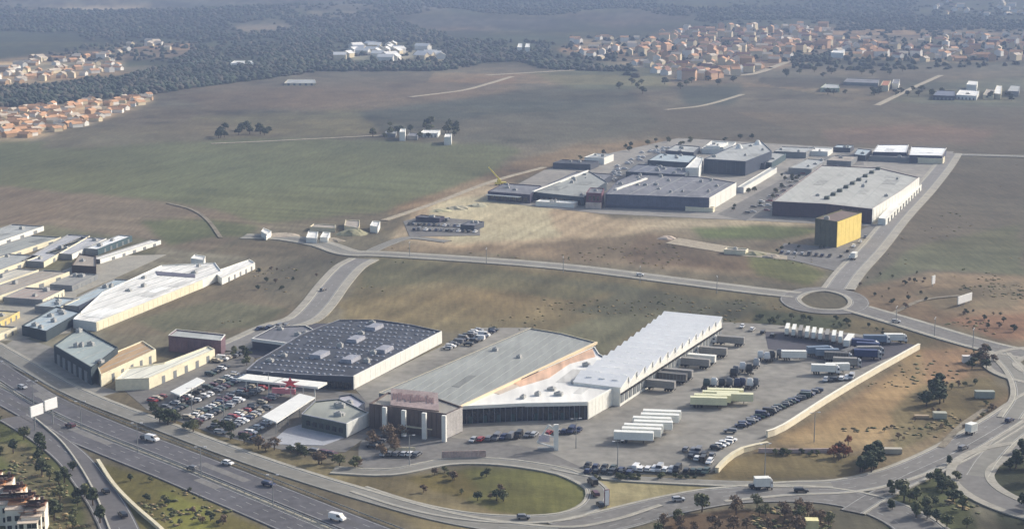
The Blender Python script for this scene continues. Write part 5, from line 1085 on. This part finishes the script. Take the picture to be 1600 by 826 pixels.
# ---------------------------------------------------------------- trees
LEAF = {'evergreen': mat('leaf_evergreen', (68, 76, 52), .85, .3, .8, obj=True), 'olive': mat('leaf_olive', (104, 106, 72), .85, .3, .8, obj=True), 'brown': mat('twigs_brown', (122, 104, 84), .9, .25, .8, obj=True), 'rust': mat('leaf_rust', (140, 88, 62), .85, .25, .8, obj=True)}
BARK = mat('bark', (84, 70, 58), .9, .2, 2.0, obj=True)
def tree_mesh(kind, seed):
    rnd = random.Random(seed); e = MB(); tr = MB()
    H_ = 6.0; tr.cyl((0, 0, -.3), (.1, 0, 2.6), .24, .15, 6)
    tips = []
    for k in range(7):
        a_ = k * 2.4 + rnd.random(); r_ = rnd.uniform(.7, 1.7) * (.6 if kind == 'cone' else 1); z = rnd.uniform(2.6, 5.0); q = (r_ * math.cos(a_), r_ * math.sin(a_), z); tr.cyl((.05, 0, rnd.uniform(1.4, 2.4)), q, .09, .03, 4); tips.append(q)
    tips.append((0, 0, 5.2)); n = 46 if kind == 'bare' else 64
    for q in tips:
        if kind == 'cone': q = (q[0] * (6.4 - q[2]) / 3, q[1] * (6.4 - q[2]) / 3, q[2])
        cr = rnd.uniform(.8, 1.35) * (.75 if kind == 'cone' else 1)
        for k in range(n):
            d = Vector((rnd.gauss(0, 1), rnd.gauss(0, 1), rnd.gauss(0, .8))).normalized() * cr * rnd.uniform(.55, 1.05); c = Vector(q) + d
            s_ = rnd.uniform(.16, .34) if kind != 'bare' else .11; u_ = Vector((rnd.gauss(0, 1), rnd.gauss(0, 1), rnd.gauss(0, 1))).normalized(); v_ = (u_.cross(d) if d.length else u_.orthogonal()); v_ = v_.normalized() if v_.length > .01 else u_.orthogonal().normalized()
            l_ = 1.0 if kind != 'bare' else 3.4
            e.quad(c - u_ * s_ * l_ - v_ * s_, c + u_ * s_ * l_ - v_ * s_, c + u_ * s_ * l_ + v_ * s_, c - u_ * s_ * l_ + v_ * s_)
    return e, tr
TR = {}
for kind in ('round', 'cone', 'bare'):
    for s_ in range(3):
        e, tr = tree_mesh(kind, s_ + 10 * len(kind)); TR[(kind, s_)] = (e, tr.mesh('trunk', BARK))
_cm = {}
def tree(x, y, kind, leaf, h_, label, group=None, wide=1.25, name='tree', cat='tree', rnd=random.Random(77)):
    s_ = rnd.randrange(3); k = (kind, s_, leaf)
    if k not in _cm: _cm[k] = TR[(kind, s_)][0].mesh('crown', LEAF[leaf])
    p = gt(x, y); t = thing(name, (p.x, p.y, p.z - .05), label, cat, group); f = h_ / 6.2 ; t.scale = (f * wide, f * wide, f); t.rotation_euler.z = rnd.uniform(0, 6.28)
    for nm, me in (('trunk', TR[(kind, s_)][1]), ('crown', _cm[k])):
        o = bpy.data.objects.new(nm, me); COL.objects.link(o); o.parent = t
def grove(poly, n, what, where, kinds, leaves, hr, seed, group, wide=1.35, name='tree', cat='tree', axis=0):
    rnd = random.Random(seed); xs = [p[0] for p in poly]; ys = [p[1] for p in poly]; P_ = []
    while len(P_) < n:
        x, y = rnd.uniform(min(xs), max(xs)), rnd.uniform(min(ys), max(ys))
        if inside(x, y, poly): P_.append((x, y))
    P_.sort(key=lambda q: q[axis])
    for k, (x, y) in enumerate(P_): 
        lf = rnd.choice(leaves); tree(x, y, rnd.choice(kinds), lf, rnd.uniform(*hr), '%s %s, %s %s' % ({'evergreen': 'dark green', 'olive': 'olive green', 'brown': 'bare brown', 'rust': 'rusty brown'}[lf], what, od(k), where), group, wide, name, cat)
L3 = ['evergreen', 'olive', 'evergreen']
grove([(235, 643), (300, 652), (420, 695), (560, 728), (570, 742), (430, 715), (300, 676), (240, 656)], 30, 'tree', 'from the left on the verge below the crowded car park', ['round', 'round', 'bare'], ['olive', 'evergreen', 'brown'], (2.2, 5.0), 1, 'trees on the car park verge')
for i, (x, y, h_) in enumerate([(250, 660, 5.5), (262, 664, 6.0), (272, 661, 5.0), (300, 672, 4)]): tree(x, y, 'round', 'evergreen', h_, 'dark dense tree, %s of the clump by the white motorway van' % od(i), 'dark clump on the verge', 1.3)
grove([(-20, 650), (60, 688), (120, 740), (165, 826), (90, 826), (60, 750), (-20, 700)], 26, 'tree', 'from the left between the slip road and the corner houses', ['round', 'round', 'cone'], L3, (3, 6.5), 2, 'trees between the slip road and the houses', 1.25)
grove([(170, 730), (260, 746), (420, 826), (240, 826)], 14, 'bush', 'from the left in the grass triangle by the parapet', ['round'], ['olive', 'evergreen', 'brown'], (1.4, 3), 3, 'bushes in the grass triangle', 1.3, 'bush', 'bush')
grove([(600, 745), (720, 733), (800, 748), (800, 790), (700, 782), (640, 765)], 15, 'bush', 'from the left in the grass oval', ['round', 'round', 'bare'], ['olive', 'evergreen', 'brown'], (1.5, 4), 4, 'bushes in the grass oval', 1.3, 'bush', 'bush')
grove([(580, 690), (612, 678), (640, 690), (612, 712), (584, 716)], 6, 'tree', 'in front of the brown panelled store', ['bare'], ['brown'], (4.5, 6.5), 5, 'bare trees by the brown store')
grove([(1000, 826), (1060, 800), (1140, 788), (1230, 790), (1300, 806), (1310, 840), (1000, 845)], 26, 'tree', 'from the left along the bottom of the ring road', ['bare', 'bare', 'round'], ['brown', 'brown', 'olive'], (3.5, 6), 6, 'bare trees along the bottom', 1.1)
grove([(1385, 770), (1420, 745), (1500, 718), (1512, 760), (1535, 826), (1390, 830)], 26, 'tree', 'from the left in the thicket inside the road fork', ['round', 'cone'], L3, (3, 6), 7, 'thicket inside the road fork', 1.3)
grove([(1575, 705), (1640, 700), (1700, 720), (1720, 826), (1620, 820), (1580, 770)], 26, 'tree', 'from the left on the wooded roundabout', ['round', 'cone'], ['evergreen'], (4, 7), 8, 'trees on the wooded roundabout', 1.3)
grove([(1338, 742), (1345, 715), (1365, 700), (1384, 715), (1378, 738)], 12, 'conifer', 'from the left where the brown slope meets the ring road', ['cone', 'round'], ['evergreen'], (4, 7.5), 9, 'dark conifers by the ring road')
grove([(1442, 640), (1450, 608), (1476, 602), (1480, 632), (1462, 645)], 9, 'conifer', 'from the left in the dark stand on the slope', ['cone', 'round'], ['evergreen'], (4, 7.5), 10, 'dark stand on the slope')
grove([(1515, 575), (1525, 552), (1552, 550), (1556, 572), (1535, 582)], 9, 'tree', 'from the left beside the white cabin', ['round'], ['evergreen', 'brown'], (3, 6), 11, 'trees beside the white cabin')
grove([(1300, 716), (1306, 694), (1330, 690), (1338, 712), (1320, 726)], 8, 'bush', 'of the rusty clump at the end of the pinkish wall', ['round', 'bare'], ['rust', 'brown', 'rust'], (2.5, 4.5), 12, 'rusty clump', 1.2, 'bush', 'bush')
grove([(1210, 708), (1290, 708), (1290, 712), (1210, 713)], 10, 'bush', 'from the left on the low pinkish wall', ['round'], ['evergreen', 'olive'], (1.3, 2.4), 13, 'bushes on the pinkish wall', 1.4, 'bush', 'bush')
grove([(1360, 700), (1400, 650), (1470, 590), (1550, 590), (1560, 640), (1470, 690), (1390, 710)], 26, 'bush', 'from the left scattered on the rough slope', ['round', 'bare'], ['brown', 'olive', 'brown'], (1.2, 3), 14, 'bushes on the rough slope', 1.3, 'bush', 'bush')
grove([(358, 574), (362, 550), (388, 546), (390, 572)], 9, 'bush', 'by the corner of the dark roofed store', ['round'], ['evergreen', 'olive'], (2, 4), 15, 'bushes by the store corner', 1.3, 'bush', 'bush')
grove([(925, 748), (1010, 744), (1100, 746), (1100, 750), (1010, 750), (925, 753)], 20, 'bush', 'from the left in the hedge along the exit lane', ['round'], ['evergreen', 'olive'], (1.2, 2.4), 16, 'hedge bushes along the exit lane', 1.3, 'bush', 'bush')
grove([(1340, 450), (1370, 420), (1440, 425), (1480, 470), (1400, 490)], 22, 'bush', 'from the left in the rough field by the roundabout', ['round', 'bare'], ['olive', 'evergreen', 'brown'], (1.0, 2.6), 17, 'bushes in the rough field', 1.3, 'bush', 'bush')
grove([(1480, 485), (1600, 480), (1600, 520), (1540, 520)], 14, 'bush', 'from the left behind the white billboard', ['round', 'bare'], ['brown', 'rust', 'evergreen'], (1.4, 3.2), 18, 'bushes behind the billboard', 1.3, 'bush', 'bush')
grove([(400, 420), (520, 405), (500, 430), (430, 470), (390, 450)], 9, 'bush', 'from the left in the brown field', ['round'], ['brown', 'evergreen'], (1.5, 3), 19, 'bushes in the brown field', 1.4, 'bush', 'bush')
grove([(1180, 496), (1330, 500), (1400, 518), (1400, 526), (1190, 508)], 26, 'bush', 'from the left behind the upright trailers', ['round'], ['evergreen', 'olive'], (1.4, 3), 20, 'bushes behind the upright trailers', 1.3, 'bush', 'bush')
grove([(330, 218), (350, 202), (420, 204), (425, 216)], 14, 'tree', 'of the small grove in the far left field', ['round'], ['evergreen'], (6, 10), 21, 'grove in the far left field', 1.3)
grove([(560, 214), (600, 196), (720, 194), (712, 216), (600, 218)], 22, 'tree', 'from the left around the white farm', ['round'], ['evergreen', 'olive'], (5, 9), 22, 'trees around the white farm', 1.2)
grove([(880, 255), (1000, 226), (1060, 215), (1190, 214), (1180, 219), (1010, 234)], 18, 'tree', 'from the left behind the mall', ['round'], ['olive', 'evergreen'], (3, 5), 23, 'trees behind the mall', 1.3)
grove([(1140, 330), (1170, 300), (1270, 245), (1290, 250), (1190, 325)], 20, 'small tree', 'uphill between the lanes of the mall car park', ['round'], ['evergreen', 'olive'], (2.4, 4), 24, 'small trees in the mall car park', 1.2)
grove([(1225, 378), (1290, 388), (1300, 395), (1210, 395)], 7, 'bush', 'from the left in front of the yellow building', ['round'], ['evergreen'], (1.5, 2.6), 25, 'bushes by the yellow building', 1.3, 'bush', 'bush')
grove([(940, 140), (1000, 128), (1300, 110), (1400, 108), (1420, 116), (1200, 128), (1000, 148)], 26, 'tree', 'from the left on the fields below the village', ['round'], ['evergreen', 'olive'], (6, 9), 26, 'trees below the village', 1.5)
grove([(1260, 142), (1420, 140), (1600, 155), (1600, 160), (1400, 150), (1260, 148)], 26, 'tree', 'from the left around the farm sheds on the plain', ['round'], ['evergreen'], (4, 8), 27, 'trees around the farm sheds', 1.5)

# far woods, scrub: nobody could count them
ICO_V, ICO_F = None, None
def blobs(name, pts, radii, hts, m, seed=0, n=7):
    rs = np.random.RandomState(seed); N = len(pts)
    rings = [(0.0, 1.0, 1), (.75, .62, n), (1.0, .18, n), (.8, -.1, n)]
    vs = []; 
    base = [(0, 0, 1.0)] + [(r_ * math.cos(2 * math.pi * k / n + i), r_ * math.sin(2 * math.pi * k / n + i), z) for i, (r_, z, c) in enumerate(rings[1:]) for k in range(n)]
    base = np.array(base); nb_ = len(base); F = []
    for k in range(n): F.append((0, 1 + k, 1 + (k + 1) % n))
    for r_ in range(2):
        for k in range(n):
            a_, b_ = 1 + r_ * n + k, 1 + r_ * n + (k + 1) % n; c_, d_ = a_ + n, b_ + n; F += [(a_, c_, d_), (a_, d_, b_)]
    F = np.array(F)
    V = base[None] * np.stack([radii, radii, hts], -1)[:, None]; V = V * (1 + rs.uniform(-.28, .28, (N, nb_, 1))) + np.asarray(pts)[:, None]
    I = (F[None] + (np.arange(N) * nb_)[:, None, None]).reshape(-1, 3)
    me = bpy.data.meshes.new(name); me.vertices.add(N * nb_); me.vertices.foreach_set('co', V.astype(np.float32).ravel())
    me.loops.add(I.size); me.loops.foreach_set('vertex_index', I.astype(np.int32).ravel()); me.polygons.add(len(I))
    me.polygons.foreach_set('loop_start', np.arange(0, I.size, 3, dtype=np.int32)); me.polygons.foreach_set('loop_total', np.full(len(I), 3, np.int32)); me.update(calc_edges=True)
    me.materials.append(m); o = bpy.data.objects.new(name, me); COL.objects.link(o); tag(o, kind='stuff'); return o
rs = np.random.RandomState(4)
Dv = 1 / rs.uniform(1 / 6800.0, 1 / 1550.0, 76000); Xv = rs.uniform(-.42, .42, 76000) * Dv
dens = fbm(Xv / 500, Dv / 900, 91, 4)
PXv = 800 + FPX * Xv / (Dv * _c + H * _s); PYv = 413 - FPX * (Dv * _s - H * _c) / (Dv * _c + H * _s)
keep = (dens > -.12 + .9 * np.clip((PYv - 96) / 18, 0, 1)) & (PYv < 112)
keep |= (dens > -.35) & inpoly(PXv, PYv, [(-200, 136), (60, 138), (205, 116), (330, 96), (500, 96), (560, 104), (430, 122), (300, 138), (250, 146), (60, 166), (-200, 178)])
keep |= (dens > .75) & inpoly(PXv, PYv, [(700, 100), (860, 100), (1000, 120), (900, 150), (820, 140), (740, 150), (560, 190), (520, 180), (700, 140)])
for poly in [[(700, 36), (760, 32), (860, 40), (760, 46)], [(340, 44), (420, 40), (440, 50), (360, 54)], [(-100, 18), (120, 8), (200, 14), (60, 26)], [(430, 26), (560, 20), (620, 28), (480, 34)], [(60, 14), (200, 8), (260, 14), (120, 22)], [(360, 40), (440, 36), (470, 46), (380, 52)], [(1100, 14), (1240, 10), (1260, 18), (1120, 22)], [(300, 68), (420, 60), (470, 70), (340, 80)], [(990, 40), (1310, 36), (1310, 80), (1240, 95), (1160, 130), (1040, 135), (990, 110)], [(860, 52), (1000, 56), (1000, 112), (860, 100)], [(520, 66), (700, 66), (700, 100), (520, 100)], [(-100, 60), (300, 60), (300, 84), (210, 120), (-100, 136)], [(1300, 50), (1700, 48), (1700, 100), (1300, 100)],
             [(790, 60), (840, 60), (840, 80), (790, 80)], [(350, 88), (410, 88), (410, 102), (350, 102)], [(1000, 100), (1700, 96), (1700, 130), (1000, 140)], [(1430, 0), (1640, -2), (1640, 30), (1430, 30)]]:
    k = inpoly(PXv, PYv, poly); keep &= ~(k & (rs.random_sample(len(keep)) > .12))
Xk, Dk = Xv[keep], Dv[keep]; Zk = np.array([hill(a_, b_) if b_ > 3300 else 0. for a_, b_ in zip(Xk, Dk)])
gsc = 1 + .5 * np.clip((Dk - 2500) / 2500, 0, 1.4); half = rs.random_sample(len(Xk)) > .3
wp = np.stack([Xk, Dk, Zk], -1); wr = rs.uniform(2.8, 7.0, len(Xk)) * gsc; wh_ = rs.uniform(2.5, 8, len(Xk)) * (.7 + .3 * gsc)
blobs('woodland', wp[half], wr[half], wh_[half], mat('woodland_leaves', (60, 70, 54), .95, .4, .004), 0, 5)
blobs('woodland', wp[~half], wr[~half], wh_[~half], mat('bare_woodland', (88, 84, 72), .95, .35, .004), 3, 5)
# scrub on the verges and slopes near the camera
pts = []; rnd = random.Random(12)
for poly, n_ in [([(0, 655), (60, 690), (150, 826), (0, 826)], 900), ([(170, 728), (260, 748), (430, 826), (250, 826)], 700), ([(600, 742), (720, 730), (860, 738), (915, 770), (860, 805), (740, 795), (640, 770)], 500), ([(240, 650), (430, 700), (560, 735), (600, 765), (420, 722), (240, 664)], 700),
                 ([(1205, 690), (1440, 550), (1540, 545), (1560, 600), (1480, 680), (1350, 742), (1120, 745)], 2200), ([(1340, 452), (1600, 430), (1600, 530), (1480, 508)], 1400), ([(1390, 770), (1500, 716), (1540, 826), (1390, 826)], 700), ([(590, 405), (1200, 474), (1420, 520), (1130, 504), (1040, 486), (930, 535), (700, 512), (540, 492)], 2200),
                 ([(160, 520), (400, 415), (540, 408), (440, 495), (250, 515)], 700), ([(600, 388), (970, 375), (1290, 400), (1250, 448), (760, 398)], 1200), ([(1000, 800), (1140, 786), (1300, 800), (1300, 835), (1000, 835)], 500), ([(60, 350), (240, 360), (390, 375), (330, 400), (250, 385)], 250), ([(1490, 260), (1600, 255), (1600, 430), (1350, 445)], 500)]:
    xs = [p[0] for p in poly]; ys = [p[1] for p in poly]; c_ = 0
    while c_ < n_:
        x, y = rnd.uniform(min(xs), max(xs)), rnd.uniform(min(ys), max(ys)); c_ += 1.6
        if inside(x, y, poly): p = g(x, y, 0); pts.append((p.x, p.y, 0.0))
pts = np.array(pts); nn = fbm(pts[:, 0] / 40, pts[:, 1] / 40, 8, 3); pts = pts[nn > .42]
h2 = len(pts) // 2; rs = np.random.RandomState(1); rs.shuffle(pts)
blobs('dry_scrub', pts[:h2], rs.uniform(.4, 1.3, h2), rs.uniform(.12, .45, h2), mat('dry_scrub', (140, 124, 90), .95, .3, .3), 1, 5)
blobs('green_scrub', pts[h2:], rs.uniform(.4, 1.3, len(pts) - h2), rs.uniform(.15, .55, len(pts) - h2), mat('green_scrub', (104, 106, 72), .95, .3, .3), 2, 5)

# ---------------------------------------------------------------- the air
hz = MB().box(0, 7250, -1.6, 46000, 16900, 341.6); o = hz.build('haze', None); tag(o, kind='stuff')
m = bpy.data.materials.new('haze'); m.use_nodes = True; t = m.node_tree; t.nodes.remove(t.nodes['Principled BSDF'])
pv = t.nodes.new('ShaderNodeVolumePrincipled'); pv.inputs['Color'].default_value = (.44, .57, .84, 1); pv.inputs['Density'].default_value = 1.7e-4; pv.inputs['Anisotropy'].default_value = 0.0
t.links.new(pv.outputs[0], t.nodes['Material Output'].inputs['Volume']); o.data.materials.append(m)
